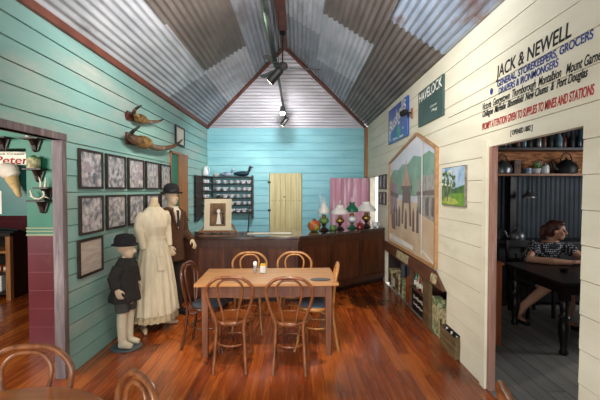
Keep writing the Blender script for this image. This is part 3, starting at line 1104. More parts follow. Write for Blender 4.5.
# oil lamps and bits on the right end
def oil_lamp(label, loc, kind, sc=1.0):
    t = thing('oil_lamp', label, 'oil lamp', loc, group='oil lamps on the bar')
    gm = {'white': M['brass'], 'green': M['greenglass'], 'milk': M['olive'], 'brown': M['brass']}[kind]
    z = lambda p: [(r * sc, h * sc) for r, h in p]
    B().lathe(z([(.075, 0), (.08, .008), (.05, .03), (.026, .055), (.024, .08), (.04, .10)]), seg=20).build('base', M['darkwood'] if kind != 'green' else M['greenglass'], t, smooth=True)
    B().lathe(z([(.03, .10), (.068, .125), (.078, .155), (.06, .185), (.03, .195)]), seg=20).build('font', gm if kind != 'green' else M['china'], t, smooth=True)
    B().lathe(z([(.028, .195), (.036, .205), (.036, .225), (.025, .24)]), seg=16).build('burner', M['brass'], t, smooth=True)
    B().lathe(z([(.022, .24), (.036, .27), (.034, .30), (.022, .33), (.021, .50 if kind != 'brown' else .43)]), seg=14, cap=False).build('chimney', M['clear'], t, smooth=True)
    top = M['greenglass'] if kind == 'green' else M['opal']
    w = {'white': .155, 'green': .105, 'milk': .085, 'brown': .165}[kind]
    B().lathe(z([(w * .95, .265), (w, .275), (w * .9, .315), (w * .62, .355), (w * .42, .38), (w * .4, .41), (w * .46, .42)]), seg=28, cap=False).build('shade', top, t, smooth=True)
    if kind in ('white', 'brown'):
        B().tube([(.0, -.05 * sc, .2 * sc), (.05 * sc, -.06 * sc, .215 * sc)], .006, 6).build('wick_knob', M['brass'], t, smooth=True)
    return t


oil_lamp('milk glass oil lamp with tall clear chimney, leftmost on the bar', (.44, 6.42, BT), 'milk', 1.12)
oil_lamp('oil lamp with wide white opal shade beside the green-shaded lamp', (.73, 6.60, BT), 'white', 1.02)
oil_lamp('oil lamp with green glass shade between two white-shaded lamps', (.965, 6.78, BT), 'green', 1.12)
oil_lamp('oil lamp with wide white opal shade at the right end of the bar', (1.27, 7.06, BT), 'brown', 1.12)
t = thing('lamp_chimney', 'empty clear glass lamp chimney standing at the back of the bar', 'glass chimney', (.40, 6.60, BT))
B().lathe([(.04, 0), (.045, .10), (.06, .2), (.035, .32), (.03, .62)], seg=16, cap=False).build('glass_tube', M['clear'], t, smooth=True)
t = thing('patchwork_ball', 'round orange and green patchwork pot on the bar, left of the lamps', 'pot', (.27, 6.30, BT))
B().lathe([(.05, 0), (.09, .03), (.112, .09), (.095, .15), (.05, .185), (.02, .19)], seg=24).build('pot', M['patch'], t, smooth=True)
B().lathe([(.022, .19), (.03, .20), (.012, .215)], seg=12).build('knob', M['brass'], t, smooth=True)
for x, y, lab in ((.60, 6.50, 'low green tin between the milk glass lamp and the wide white lamp'), (1.13, 6.93, 'low green tin beside the rightmost oil lamp')):
    t = thing('green_tin', lab, 'tin', (x, y, BT), group='green tins on the bar')
    B().lathe([(.055, 0), (.06, .005), (.06, .06), (.055, .065)], seg=18).build('body', M['olive'], t, smooth=True)
    B().lathe([(.062, .065), (.062, .08), (.05, .086), (.01, .088)], seg=18).build('lid', M['olive'], t, smooth=True)
t = thing('red_jar', 'small red glass jar with knob lid beside the green-shaded lamp', 'jar', (1.10, 6.72, BT))
B().lathe([(.045, 0), (.06, .01), (.062, .06), (.035, .085)], seg=18).build('body', M['redglass'], t, smooth=True)
B().lathe([(.036, .085), (.03, .10), (.012, .11), (.016, .13), (.004, .14)], seg=14).build('lid', M['redglass'], t, smooth=True)
t = thing('white_cup', 'white looped handle cup at the right end of the bar', 'cup', (1.44, 7.08, BT))
B().lathe([(.03, 0), (.045, .01), (.05, .09), (.045, .09), (.04, .012), (.01, .01)], seg=18).build('bowl', M['china'], t, smooth=True)
B().tube([(.05 + .035 * math.sin(q), 0, .05 + .035 * math.cos(q)) for q in [PI * i / 10 for i in range(11)]], .006, 6).build('handle', M['china'], t, smooth=True)
tag(B().tube([(0, 0, 0), (.03, .0, .42)], .010, 8).box(-.02, .02, -.02, .02, 0, .012).build('upright_stick', M['darkwood'], loc=(-.82, 6.22, BT)), 'thin dark stick standing upright on the bar beside the plate rack', 'stick')
# dark patch on the floor is part of the boards
# ------------------------------------------------------------------ plate rack in the far left corner
ORD = ['first', 'second', 'third', 'fourth', 'fifth', 'sixth', 'seventh', 'eighth', 'ninth', 'tenth']
SZ = [1.97, 1.815, 1.655, 1.495, 1.335, 1.165]
SN = ['', 'topmost', 'second', 'third', 'fourth', 'lowest']
t = thing('corner_plate_rack', 'dark corner plate rack full of white china in the far left corner', 'plate rack', (0, 0, 0))
for z in SZ:
    B().prism([(-2.07, 8.10, z), (-1.93, 8.10, z), (-1.93, 8.60, z), (-1.03, 8.60, z), (-1.03, 8.78, z), (-2.07, 8.78, z)], (0, 0, .022)).build('shelf', M['darkwood'], t)
B().box(-1.05, -1.02, 8.57, 8.78, 1.05, 2.02).build('upright', M['darkwood'], t)
B().box(-1.95, -1.92, 8.57, 8.60, 1.165, 1.97).build('upright', M['darkwood'], t)
pts = []
for i in range(41):
    z = 1.99 - .93 * i / 40
    pts.append((-2.065, 7.60 + .015 * math.cos(i * 1.55) + (.0 if i < 38 else .0), z))
pts += [(-2.065, 7.78, 1.04), (-2.065, 8.0, 1.10), (-2.065, 8.16, 1.12), (-2.065, 8.16, 1.99)]
B().prism(pts, (.025, 0, 0)).build('scalloped_side', M['darkwood'], t)
B().box(-2.07, -1.03, 8.77, 8.785, 1.05, 1.165).build('apron', M['aqua'], t)
cup = thing('china_cup', 'x', 'cup')
B().lathe([(.022, 0), (.028, .006), (.042, .05), (.046, .072), (.042, .072), (.026, .012), (.01, .01)], (0, 0, 0), 14).build('bowl', M['china'], cup, smooth=True)
B().tube([(.04 + .024 * math.sin(q), 0, .042 + .024 * math.cos(q)) for q in [PI * i / 7 for i in range(8)]], .005, 6).build('handle', M['china'], cup, smooth=True)
boat = thing('gravy_boat', 'x', 'gravy boat')
B().lathe([(.03, 0), (.035, .01), (.028, .02), (.058, .055), (.06, .075), (.054, .075), (.03, .03), (.01, .028)], (0, 0, 0), 16, sx=1.35, sy=.8).build('bowl', M['china'], boat, smooth=True)
B().tube([(-.075 - .022 * math.sin(q), 0, .055 + .022 * math.cos(q)) for q in [PI * i / 7 for i in range(8)]], .005, 6).build('handle', M['china'], boat, smooth=True)
cu_, bu_ = [], []
for r in range(1, 6):
    for k, x in enumerate((-1.82, -1.67, -1.52, -1.37, -1.235, -1.11)):
        isb = (k * 7 + r * 3) % 5 in (1, 3)
        pr, us = (boat, bu_) if isb else (cup, cu_)
        place(pr, us, (x + random.uniform(-.012, .012), 8.68, SZ[r] + .023), random.uniform(-.4, .4),
              f"white china {'gravy boat' if isb else 'cup'}, {ORD[k]} from left on the {SN[r]} back shelf of the plate rack", 'white china in the plate rack')
    for k, y in enumerate((8.19, 8.40)):
        place(cup, cu_, (-2.0, y, SZ[r] + .023), random.uniform(.8, 2.2),
              f"white china cup on the {SN[r]} side shelf of the plate rack, {'nearer' if k == 0 else 'farther'} one", 'white china in the plate rack')
# tableware on top of the rack
ZT = SZ[0] + .023
t = thing('duck_decoy', 'dark teal duck with raised head on top right of the plate rack', 'duck figure', (-1.28, 8.68, ZT))
B().lathe([(.01, -.19), (.04, -.16), (.065, -.05), (.07, .05), (.05, .13), (.01, .17)], (0, 0, .07), 16, axis='x', sy=.85).build('body', M['teal_glaze'], t, smooth=True)
b = B().tube(spline([(.11, 0, .09, ), (.17, 0, .13), (.175, 0, .19), (.195, 0, .215)], 5), .026, 10)
b.ball((.195, 0, .215), .036, .03, .032).tube([(.22, 0, .212), (.265, 0, .205)], [.014, .008], 8)
b.build('head', M['black'], t, smooth=True)
t = thing('duck_decoy', 'blue grey duck shaped dish in the middle on top of the plate rack', 'duck figure', (-1.63, 8.68, ZT))
B().lathe([(.01, -.15), (.04, -.12), (.058, -.04), (.06, .04), (.04, .11), (.01, .14)], (0, 0, .06), 16, axis='x', sy=.85).build('body', M['bluechina'], t, smooth=True)
B().tube(spline([(.09, 0, .08), (.13, 0, .11), (.14, 0, .15)], 5), .022, 10).ball((.145, 0, .16), .03, .025, .028).tube([(.165, 0, .157), (.2, 0, .15)], [.012, .007], 8).build('head', M['bluechina'], t, smooth=True)
t = thing('white_jug', 'tall white china jug on the rack side shelf against the left wall', 'jug', (-2.0, 8.25, ZT))
B().lathe([(.04, 0), (.05, .01), (.062, .06), (.045, .14), (.035, .18), (.045, .21), (.04, .21), (.03, .17), (.01, .05)], seg=18).build('body', M['china'], t, smooth=True)
B().tube([(.045 + .04 * math.sin(q), 0, .13 + .055 * math.cos(q)) for q in [PI * i / 8 for i in range(9)]], .007, 6).build('handle', M['china'], t, smooth=True)
t = thing('white_bowl', 'white bowl on top of the plate rack, left of the blue duck dish', 'bowl', (-1.86, 8.66, ZT))
B().lathe([(.03, 0), (.035, .01), (.075, .05), (.08, .07), (.074, .07), (.03, .02), (.01, .018)], seg=18).build('bowl', M['china'], t, smooth=True)

# ------------------------------------------------------------------ left wall: framed prints, horns
CY = [(3.60, 4.03), (4.11, 4.56), (4.64, 5.10), (5.18, 5.65), (5.73, 6.17)]
RWS = [(1.70, 2.085, 'upper'), (1.255, 1.635, 'lower')]


def framed(name, label, cat, y0, y1, z0, z1, inner, group=None, w=.022, wallx=XL + .012, m=None):
    t = thing(name, label, cat, (wallx, (y0 + y1) / 2, z0), 0, group)
    hy, h = (y1 - y0) / 2, z1 - z0
    B().box(0, .025, -hy, hy, 0, w).box(0, .025, -hy, hy, h - w, h).box(0, .025, -hy, -hy + w, w, h - w).box(0, .025, hy - w, hy, w, h - w).build('frame', m or M['frame'], t)
    B().box(0, .012, -hy + w, hy - w, w, h - w).build('print', inner, t)
    return t


for z0, z1, rn in RWS:
    for i, (y0, y1) in enumerate(CY):
        framed('framed_print', f"dark framed grey print, {ORD[i]} from the doorway in the {rn} row", 'framed print', y0, y1, z0, z1, M['photo'], 'framed prints on the mint wall')
framed('framed_document', 'framed pale document hung alone below the two rows of prints', 'framed document', 3.57, 4.01, .85, 1.212, M['photopale'])
framed('framed_notice', 'small black framed notice high on the mint wall, right of the horns', 'framed notice', 6.45, 6.94, 2.46, 2.80, M['paper'], w=.03, m=M['black'])


def horns(label, c, sc, lp, rp, pl):
    t = thing('mounted_horns', label, 'mounted horns', c)
    cx, cy, cz = c
    loc = lambda p: (p[0] - cx, p[1] - cy, p[2] - cz)
    x = XL + .012 - cx
    py0, py1, pz0, pz1 = pl
    B().prism([(x, py0, pz0), (x, py1, pz0 + .02), (x, py1 + .03, (pz0 + pz1) / 2), (x, py1, pz1), (x, py0, pz1), (x, py0 - .03, (pz0 + pz1) / 2)], (.025, 0, 0)).build('plaque', M['plaque'], t, bevel=.004)
    b = B()
    b.tube([(x + .02, 0, 0), (-.01, 0, 0)], .05 * sc, 12)
    b.tube(spline([(0.0, -.17 * sc, -.01), (0.01, -.08 * sc, 0), (.012, 0, 0), (.01, .08 * sc, 0), (0, .17 * sc, -.01)], 5), [.045 * sc + .020 * sc * math.sin(i * PI / 20) for i in range(21)], 16)
    for i in range(9):
        yy = (-.13 + .26 * i / 8) * sc
        rr = (.050 + .020 * math.sin(PI * (i + 1) / 10)) * sc
        b.tube([(.012 + rr * math.cos(q * PI / 10), yy + .012 * sc * math.sin(q * PI / 10), rr * math.sin(q * PI / 10)) for q in range(20)], .013 * sc, 8, closed=True)
    b.build('wound_boss', M['hornboss'], t, smooth=True)
    for nm, path in (('horn', lp), ('horn', rp)):
        p = spline([loc(q) for q in path], 8)
        n = len(p)
        r = [(.043 * (1 - i / (n - 1)) ** .7 + .006) * sc for i in range(n)]
        k = int(n * .68)
        B().tube(p[:k + 1], r[:k + 1], 12).build(nm, M['horn'], t, smooth=True)
        B().tube(p[k:], r[k:], 12).build('horn_tip', M['horntip'], t, smooth=True)
    return t


horns('long pair of cattle horns mounted on plaque above the framed prints', (-1.98, 4.87, 2.30), 1.0,
      [(-1.97, 4.75, 2.295), (-1.985, 4.62, 2.29), (-1.98, 4.50, 2.315), (-1.91, 4.42, 2.365), (-1.82, 4.42, 2.43)],
      [(-1.97, 5.0, 2.295), (-1.965, 5.3, 2.275), (-1.92, 5.68, 2.32), (-1.84, 5.82, 2.39), (-1.77, 5.86, 2.47)], (-.26, .10, -.06, .09))
horns('small pair of cattle horns mounted above the long horns', (-2.0, 4.85, 2.59), .72,
      [(-1.99, 4.78, 2.595), (-2.0, 4.68, 2.615), (-1.95, 4.59, 2.655), (-1.86, 4.57, 2.70)],
      [(-1.99, 4.92, 2.59), (-1.99, 5.12, 2.60), (-1.96, 5.36, 2.65), (-1.92, 5.46, 2.70)], (-.22, .05, -.05, .06))

# ------------------------------------------------------------------ figures
def hand_into(b, wrist, dirv, palm, side, s=1.0, curl=.5):
    """palm + four fingers + thumb; dirv = pointing way, palm = way the palm faces, side=+1/-1 thumb side"""
    X_ = Vector(dirv).normalized()
    Z_ = -Vector(palm).normalized()
    Z_ = (Z_ - X_ * Z_.dot(X_)).normalized()
    Y_ = Z_.cross(X_) * side
    W = Vector(wrist)
    q = lambda x, y, z: W + (X_ * x + Y_ * y + Z_ * z) * s
    for y in (-.026, -.009, .009, .026):
        b.tube([q(-.01, y * .6, 0), q(.035, y, .002), (q(.085, y, 0))], [.016 * s, .016 * s, .012 * s], 8)
    for k, (y, L) in enumerate(((.030, .068), (.010, .078), (-.010, .072), (-.029, .056))):
        pts, p, a = [q(.078, y, 0)], Vector((.078, y, 0)), 0
        for seg in (.42, .33, .25):
            a += curl * (.75 if seg == .42 else 1)
            p = p + Vector((math.cos(a) * L * seg, y * .05, -math.sin(a) * L * seg))
            pts.append(q(*p))
        b.tube(pts, [.0105 * s, .0098 * s, .009 * s, .0075 * s], 8)
    b.tube([q(.012, .022, -.004), q(.04, .05, -.014), q(.066, .060, -.026), q(.088, .056, -.034)], [.013 * s, .0125 * s, .0105 * s, .008 * s], 8)


def head_into(b, c, yaw=0, s=1.0, plain=False, pitch=0.0):
    me = B()
    me.ball((-.008, 0, .028), .098, .076, .092)
    me.ball((.028, 0, -.045), .062, .056, .070)
    me.ball((.055, 0, -.088), .026, .026, .022)
    me.ball((.045, 0, .035), .052, .058, .05)
    for sd in (() if plain else (-1, 1)):
        me.ball((-.005, sd * .076, -.012), .018, .009, .030)
        me.ball((.066, sd * .034, -.028), .022, .022, .024)
        me.ball((.082, sd * .028, .018), .014, .024, .009)
    me.tube([(.088, 0, .012), (.104, 0, -.012), (.116, 0, -.030), (.092, 0, -.040)], [.009, .011, .0135, .011], 8)
    if not plain:
      me.tube([(.080, -.022, -.064), (.089, 0, -.061), (.080, .022, -.064)], [.005, .0085, .005], 8)
      me.tube([(.078, -.018, -.074), (.087, 0, -.074), (.078, .018, -.074)], [.005, .0085, .005], 8)
    m_ = me.to_mesh('h')
    mx = Matrix.Translation(Vector(c)) @ Matrix.Rotation(yaw, 4, 'Z') @ Matrix.Rotation(pitch, 4, 'Y') @ Matrix.Scale(s, 4)
    b.mesh(m_, mx)
    return mx


def solid(b, name, m, parent, vx=.008, it=4):
    me = voxel(b.to_mesh(name), vx, it)
    me.name = name
    me.materials.clear()
    me.materials.append(m)
    return link(name, me, parent, smooth=True)


def folds(n, amp, ph=0):
    return lambda i, a: 1 + amp(i) * math.sin(n * a + ph + i * .15)


# child in coat and cap --------------------------------------------------------
t = thing('child_mannequin', 'child mannequin in charcoal coat and dark cap standing on round base', 'mannequin', (-1.85, 4.06, 0), -.15)
b = B()
b.loft([(0, 0, .46, .075, .10, 0), (0, 0, .56, .085, .115, 0), (0, 0, .72, .08, .105, 0), (0, 0, .86, .08, .12, 0), (0, 0, .91, .05, .07, 0)])
b.tube([(0, 0, .88), (.005, 0, .99)], .036, 12)
head_into(b, (.012, 0, 1.05), .1, .93, True)
for s in (-1, 1):
    b.tube(spline([(0, s * .058, .50, .066), (.005, s * .060, .40, .052), (.0, s * .062, .34, .046), (-.008, s * .062, .22, .042), (-.004, s * .062, .09, .034)], 4) and
           [(0, s * .058, .50), (.005, s * .06, .40), (0, s * .062, .34), (-.008, s * .062, .22), (-.004, s * .062, .06)], [.066, .054, .046, .043, .034], 12)
    b.tube([(-.03, s * .062, .035), (.04, s * .066, .035), (.10, s * .07, .026)], [.034, .033, .022], 10)
b.tube([(0, -.13, .86), (-.01, -.175, .76), (.03, -.19, .66)], [.04, .036, .027], 10)
b.tube([(0, .13, .86), (-.01, .17, .76), (.03, .16, .66)], [.04, .036, .027], 10)
hand_into(b, (.032, -.192, .655), (.35, -.05, -1), (0, 1, 0), 1, .80, .45)
hand_into(b, (.032, .162, .655), (.35, .05, -1), (0, -1, 0), -1, .80, .45)
solid(b, 'body', M['mannequin'], t, .0065, 3)
for s in (-1, 1):
    b = B()
    b.tube([(.0, s * .062, .37), (-.008, s * .062, .22), (-.004, s * .062, .06)], [.053, .051, .042], 12)
    b.tube([(-.035, s * .062, .038), (.04, s * .066, .038), (.112, s * .07, .028)], [.04, .039, .027], 10)
    solid(b, 'boot', M['stocking'], t, .008, 3)
b = B()
for s in (-1, 1):
    b.tube([(0, s * .055, .57), (.0, s * .058, .50), (.002, s * .062, .385)], [.085, .082, .073], 14)
solid(b, 'shorts', M['shorts'], t, .01, 2)
b = B()
b.loft([(-.005, 0, .50, .155, .185, 0), (-.005, 0, .56, .145, .178, 0), (0, 0, .62, .125, .16, 0), (0, 0, .78, .10, .145, 0), (0, 0, .87, .095, .145, 0), (0, 0, .925, .07, .10, 0), (.0, 0, .955, .05, .06, 0)], 32,
       wave=lambda i, a: 1 + (.05 if i < 2 else .02 if i < 4 else 0) * math.sin(7 * a))
b.tube([(0, -.12, .87), (-.015, -.185, .76), (.028, -.20, .655)], [.062, .06, .05], 12)
b.tube([(0, .12, .87), (-.015, .18, .76), (.028, .17, .655)], [.062, .06, .05], 12)
b.loft([(.0, 0, .90, .075, .09, 0), (.0, 0, .955, .062, .072, 0)], 20)
solid(b, 'coat', M['coat'], t, .01, 3)
b = B()
b.lathe([(.115, 1.085), (.135, 1.092), (.138, 1.10), (.112, 1.112), (.108, 1.16), (.085, 1.20), (.02, 1.212)], seg=28)
b.build('hat', M['hat'], t, smooth=True)
tag(B().lathe([(.01, 0), (.155, 0), (.16, .006), (.155, .012), (.01, .013)], seg=32).build('base_plate', M['stand'], t), None)
for ch in [o for o in COL.objects if o.parent == t and o.name.split('.')[0] != 'base_plate']:
    ch.location.z += .013

# headless woman in a long cream dress --------------------------------------------------
t = thing('dress_mannequin', 'headless mannequin in long cream dress between child and man mannequins', 'mannequin', (-1.755, 4.64, 0), -.55)
b = B()
b.loft([(0, 0, .86, .13, .17, 0), (0, 0, .98, .12, .155, 0), (0, 0, 1.10, .09, .115, 0), (.01, 0, 1.25, .105, .13, 0), (.0, 0, 1.38, .09, .15, 0), (0, 0, 1.45, .06, .09, 0), (0, 0, 1.50, .047, .052, 0), (0, 0, 1.585, .045, .048, 0), (0, 0, 1.60, .03, .03, 0)])
for s in (-1, 1):
    b.tube([(0, s * .085, .92), (.01, s * .10, .5), (-.005, s * .125, .28), (-.01, s * .15, .07)], [.085, .055, .05, .034], 12)
    b.tube([(-.03, s * .145, .04), (.06, s * .19, .035), (.135, s * .24, .022)], [.036, .034, .02], 10)
    b.tube([(0, s * .15, 1.40), (-.02, s * .195, 1.25), (.02, s * .20, 1.14)], [.045, .04, .034], 10)
solid(b, 'body', M['mannequin'], t, .0075, 3)
fa = lambda i: (.055, .05, .04, .03, .02, .012, 0, 0, 0, 0, 0, 0)[i]
b = B()
b.loft([(0, 0, .21, .255, .285, 0), (0, 0, .32, .245, .272, 0), (0, 0, .55, .22, .25, 0), (0, 0, .80, .185, .215, 0), (0, 0, .98, .14, .175, 0), (0, 0, 1.09, .105, .13, 0), (0, 0, 1.12, .10, .128, 0)], 96,
       cap=False, wave=folds(17, fa))
sk = b.build('skirt', M['white_dress'], t, smooth=True)
b = B()
b.loft([(.01, 0, .125, .24, .272, 0), (.01, 0, .19, .235, .262, 0), (0, 0, .5, .19, .22, 0), (0, 0, .9, .14, .17, 0)], 96, cap=False, wave=folds(22, lambda i: .05))
b.build('petticoat', M['underskirt'], t, smooth=True)
b = B()
b.loft([(0, 0, 1.08, .105, .133, 0), (.0, 0, 1.13, .108, .138, 0), (.015, 0, 1.25, .128, .155, 0), (.012, 0, 1.33, .118, .165, 0), (0, 0, 1.41, .095, .165, 0), (0, 0, 1.46, .07, .115, 0), (0, 0, 1.495, .056, .064, 0)], 32)
for s in (-1, 1):
    b.tube([(0, s * .145, 1.405), (-.012, s * .185, 1.34), (-.022, s * .200, 1.24), (.01, s * .196, 1.12), (.045, s * .185, .99)], [.060, .062, .055, .047, .040], 14)
solid(b, 'bodice', M['white_dress'], t, .010, 3)
B().loft([(0, 0, 1.085, .112, .14, 0), (0, 0, 1.125, .112, .142, 0)], 36).build('waistband', M['white_dress'], t, smooth=True)
B().loft([(0, 0, 1.485, .062, .072, 0), (0, 0, 1.525, .052, .06, 0)], 24).build('collar', M['underskirt'], t, smooth=True)
B().hexa([(.195, -.11, .74), (.215, -.02, .74), (.222, -.02, .74), (.205, -.115, .74), (.165, -.10, .90), (.185, -.02, .90), (.192, -.02, .90), (.175, -.105, .90)]).build('pocket', M['white_dress'], t, bevel=.003)

# man in brown suit and bowler ----------------------------------------------------------
t = thing('man_mannequin', 'man mannequin in brown suit and black bowler hat beside the bar', 'mannequin', (-1.72, 5.14, 0), -.55)
b = B()
b.loft([(0, 0, .80, .10, .15, 0), (0, 0, .95, .10, .15, 0), (0, 0, 1.1, .105, .15, 0), (.0, 0, 1.25, .11, .17, 0), (0, 0, 1.38, .09, .18, 0), (0, 0, 1.44, .06, .09, 0)])
b.tube([(0, 0, 1.42), (.012, 0, 1.54)], .053, 12)
head_into(b, (.022, 0, 1.60), 0, 1.0, True)
for s in (-1, 1):
    b.tube([(0, s * .085, .86), (.012, s * .09, .5), (0, s * .09, .32), (-.01, s * .09, .07)], [.09, .06, .056, .04], 12)
    b.tube([(-.04, s * .09, .04), (.07, s * .10, .04), (.17, s * .12, .026)], [.04, .04, .026], 10)
AR = [[(0, -.17, 1.38), (-.01, -.225, 1.10), (.20, -.21, .96)], [(0, .17, 1.38), (0, .235, 1.10), (.22, .18, 1.0)]]
for p, s in zip(AR, (-1, 1)):
    b.tube(p, [.05, .042, .028], 12)
    d_ = Vector(p[2]) - Vector(p[1])
    hand_into(b, Vector(p[2]) - d_.normalized() * .01, d_ + Vector((0, 0, -.08)), (0, -s * .6, -1), 1 if s < 0 else -1, 1.0, .42)
solid(b, 'body', M['mannequin'], t, .0075, 3)
b = B()
for s in (-1, 1):
    b.tube([(0, s * .08, .92), (.012, s * .092, .5), (0, s * .092, .32), (-.01, s * .092, .06)], [.105, .085, .08, .075], 14)
b.loft([(0, 0, .84, .11, .165, 0), (0, 0, 1.0, .112, .16, 0)], 24)
solid(b, 'trousers', M['trouser'], t, .011, 3)
for s in (-1, 1):
    b = B()
    b.tube([(-.045, s * .09, .042), (.07, s * .10, .042), (.185, s * .122, .03)], [.043, .046, .03], 12)
    b.box(-.085, .19, s * .1 - .04, s * .1 + .04, 0.0, .02)
    solid(b, 'shoe', M['black'], t, .009, 2)
b = B()
b.loft([(.0, 0, .74, .155, .195, 0), (0, 0, .90, .145, .185, 0), (0, 0, 1.05, .128, .172, 0), (.005, 0, 1.22, .135, .19, 0), (.0, 0, 1.36, .115, .20, 0), (0, 0, 1.425, .085, .14, 0), (-.005, 0, 1.46, .065, .08, 0)], 36)
for p in AR:
    b.tube(p, [.075, .066, .050], 14)
solid(b, 'jacket', M['brownsuit'], t, .010, 3)
B().hexa([(.098, -.05, 1.43), (.098, .05, 1.43), (.06, .05, 1.43), (.06, -.05, 1.43), (.085, -.055, 1.47), (.085, .055, 1.47), (.04, .055, 1.47), (.04, -.055, 1.47)]).build('collar', M['shirt'], t, bevel=.004)
B().prism([(.137, -.055, 1.40), (.150, 0, 1.18), (.137, .055, 1.40), (.10, .05, 1.45), (.10, -.05, 1.45)], (-.02, 0, 0)).build('shirt_front', M['shirt'], t)
B().prism([(.143, -.018, 1.42), (.155, -.02, 1.20), (.155, .02, 1.20), (.143, .018, 1.42)], (-.012, 0, 0)).build('tie', M['tie'], t)
for s in (-1, 1):
    B().prism([(.112, s * .05, 1.46), (.150, s * .02, 1.16), (.152, s * .075, 1.30), (.13, s * .10, 1.42)], (-.015, 0, 0)).build('lapel', M['brownsuit'], t)
b = B()
b.lathe([(.10, 1.648), (.145, 1.642), (.162, 1.656), (.156, 1.664), (.112, 1.662), (.112, 1.70), (.10, 1.745), (.065, 1.775), (.015, 1.785)], (.015, 0, 0), seg=32, sy=.88)
hat = b.build('bowler_hat', M['hat'], t, smooth=True)
B().lathe([(.1125, 1.664), (.114, 1.668), (.114, 1.69), (.112, 1.694)], (.015, 0, 0), seg=32, sy=.88).build('hat_band', M['black'], hat)
# ------------------------------------------------------------------ right wall: signs, mural, pictures
def wpoly(b, pts, d, mi, th=.0012):
    """flat painted patch on the right wall; pts = (y, z); d = distance in front of wall face"""
    b.prism([(XR - d, y, z) for y, z in pts], (-th, 0, 0), mi)


t = tag(B().box(XR - .030, XR - .003, 5.48, 6.62, 2.475, 3.05).build('enamel_sign', M['blue'], bevel=.003),
        'blue enamel tea advertising sign high on the cream wall', 'sign')
lettering('Bushells', t, M['white_paint'], (XR - .030, 6.55, 2.62), (0, -1, .27), (0, 0, 1), 1.02, .22, .05, 'lettering', label='white script lettering')
lettering('The Tea of Flavour', t, M['white_paint'], (XR - .030, 6.30, 2.50), RW, UP, .62, .04, .1, 'lettering', label='small white lettering')
b = B()
b.lathe([(.001, -.001), (.10, -.001), (.10, .002), (.001, .002)], (XR - .031, 5.95, 2.60), 24, axis='x')
b.build('cup_emblem', M['teal_ink'], t)
B().lathe([(.001, -.001), (.028, -.001), (.028, .002), (.001, .002)], (XR - .031, 5.93, 2.735), 14, axis='x').lathe([(.001, -.001), (.02, -.001), (.02, .002), (.001, .002)], (XR - .031, 5.70, 2.62), 14, axis='x').build('steam_spots', M['white_paint'], t)
B().bar((XR - .032, 6.50, 2.68), (XR - .032, 6.50, 2.52), .003, .03, (0, 1, 0)).build('letter_tail', M['white_paint'], t)
t = tag(B().box(XR - .025, XR - .003, 4.155, 5.0, 2.51, 2.955).build('painted_sign', M['darkgreen'], bevel=.002), 'dark green sign board with white lettering beside the blue sign', 'sign')
lettering('HAVELOCK', t, M['white_paint'], (XR - .025, 4.96, 2.815), (0, -1, .02), UP, .78, .11, 0, 'lettering')
lettering('Cut or', t, M['white_paint'], (XR - .025, 4.55, 2.665), RW, UP, .22, .028, .2, 'lettering')
lettering('Plug', t, M['white_paint'], (XR - .025, 4.50, 2.61), RW, UP, .18, .030, .2, 'lettering')

t = thing('wall_spotlight', 'black spotlight on bracket between the two high signs', 'spotlight', (XR - .003, 5.33, 2.77))
B().box(-.015, 0, -.03, .03, -.08, .06).build('wall_plate', M['tan_wood'], t)
B().tube([(-.01, 0, 0), (-.10, 0, .01), (-.12, .02, .02)], .010, 8).build('bracket', M['black'], t)
B().bar((-.08, .0, .02), (-.13, .09, -.01), .075, .07).build('lamp_body', M['black'], t, bevel=.012)

# gable topped mural
t = thing('street_mural', 'gable topped timber framed mural of an old street on the cream wall', 'mural', (0, 0, 0))
MY = [(6.52, .80), (6.52, 2.15), (5.06, 2.435), (4.325, 2.165), (4.325, .80)]
b = B()
wc = [M['sky_paint'], M['hill_paint'], M['dust_paint'], M['stone_paint'], M['shop_paint'], M['white_paint'], M['figure_paint'], M['shop2_paint'], M['roof_paint']]
wpoly(b, MY, .004, 0, .012)
wpoly(b, [(6.52, 1.62), (6.52, 1.90), (6.3, 2.02), (6.0, 2.0), (5.75, 2.08), (5.5, 2.06), (5.2, 2.16), (4.9, 2.12), (4.6, 2.17), (4.325, 2.08), (4.325, 1.6)], .016, 1)
wpoly(b, [(6.52, .80), (6.52, 1.50), (5.6, 1.56), (4.325, 1.45), (4.325, .80)], .0175, 2)
wpoly(b, [(6.52, 1.25), (6.52, 1.85), (6.05, 1.78), (6.05, 1.36)], .019, 4)
wpoly(b, [(6.52, 1.6), (6.52, 1.68), (5.98, 1.63), (5.98, 1.56)], .0205, 8)
wpoly(b, [(5.02, 1.40), (5.02, 1.80), (4.80, 1.88), (4.55, 1.86), (4.325, 1.92), (4.325, 1.30)], .019, 7)
wpoly(b, [(5.05, 1.62), (5.05, 1.66), (4.325, 1.70), (4.325, 1.63)], .0205, 8)
for y in (4.92, 4.70, 4.48):
    wpoly(b, [(y, 1.38), (y, 1.60), (y - .12, 1.60), (y - .12, 1.37)], .0205, 6)
wpoly(b, [(5.78, 1.18), (5.72, 1.72), (5.35, 1.72), (5.28, 1.18), (5.36, 1.18), (5.40, 1.50), (5.66, 1.50), (5.70, 1.18)], .021, 8)
wpoly(b, [(5.80, 1.72), (5.72, 1.80), (5.60, 2.0), (5.55, 2.14), (5.50, 2.0), (5.36, 1.80), (5.28, 1.72)], .021, 3)
wpoly(b, [(5.80, 1.70), (5.80, 1.75), (5.28, 1.75), (5.28, 1.70)], .0225, 8)
for y, h in ((6.2, .32), (6.05, .30), (5.9, .34), (5.55, .30), (5.18, .33), (5.0, .36)):
    wpoly(b, [(y + .05, 1.12), (y + .04, 1.12 + h * .75), (y, 1.12 + h), (y - .04, 1.12 + h * .75), (y - .05, 1.12)], .024, 6)
wpoly(b, [(6.35, 1.05), (6.40, 1.25), (6.25, 1.34), (6.15, 1.25), (6.15, 1.05)], .0225, 8)
wpoly(b, [(6.50, .86), (6.50, .96), (5.2, .92), (5.2, .86)], .0225, 5)
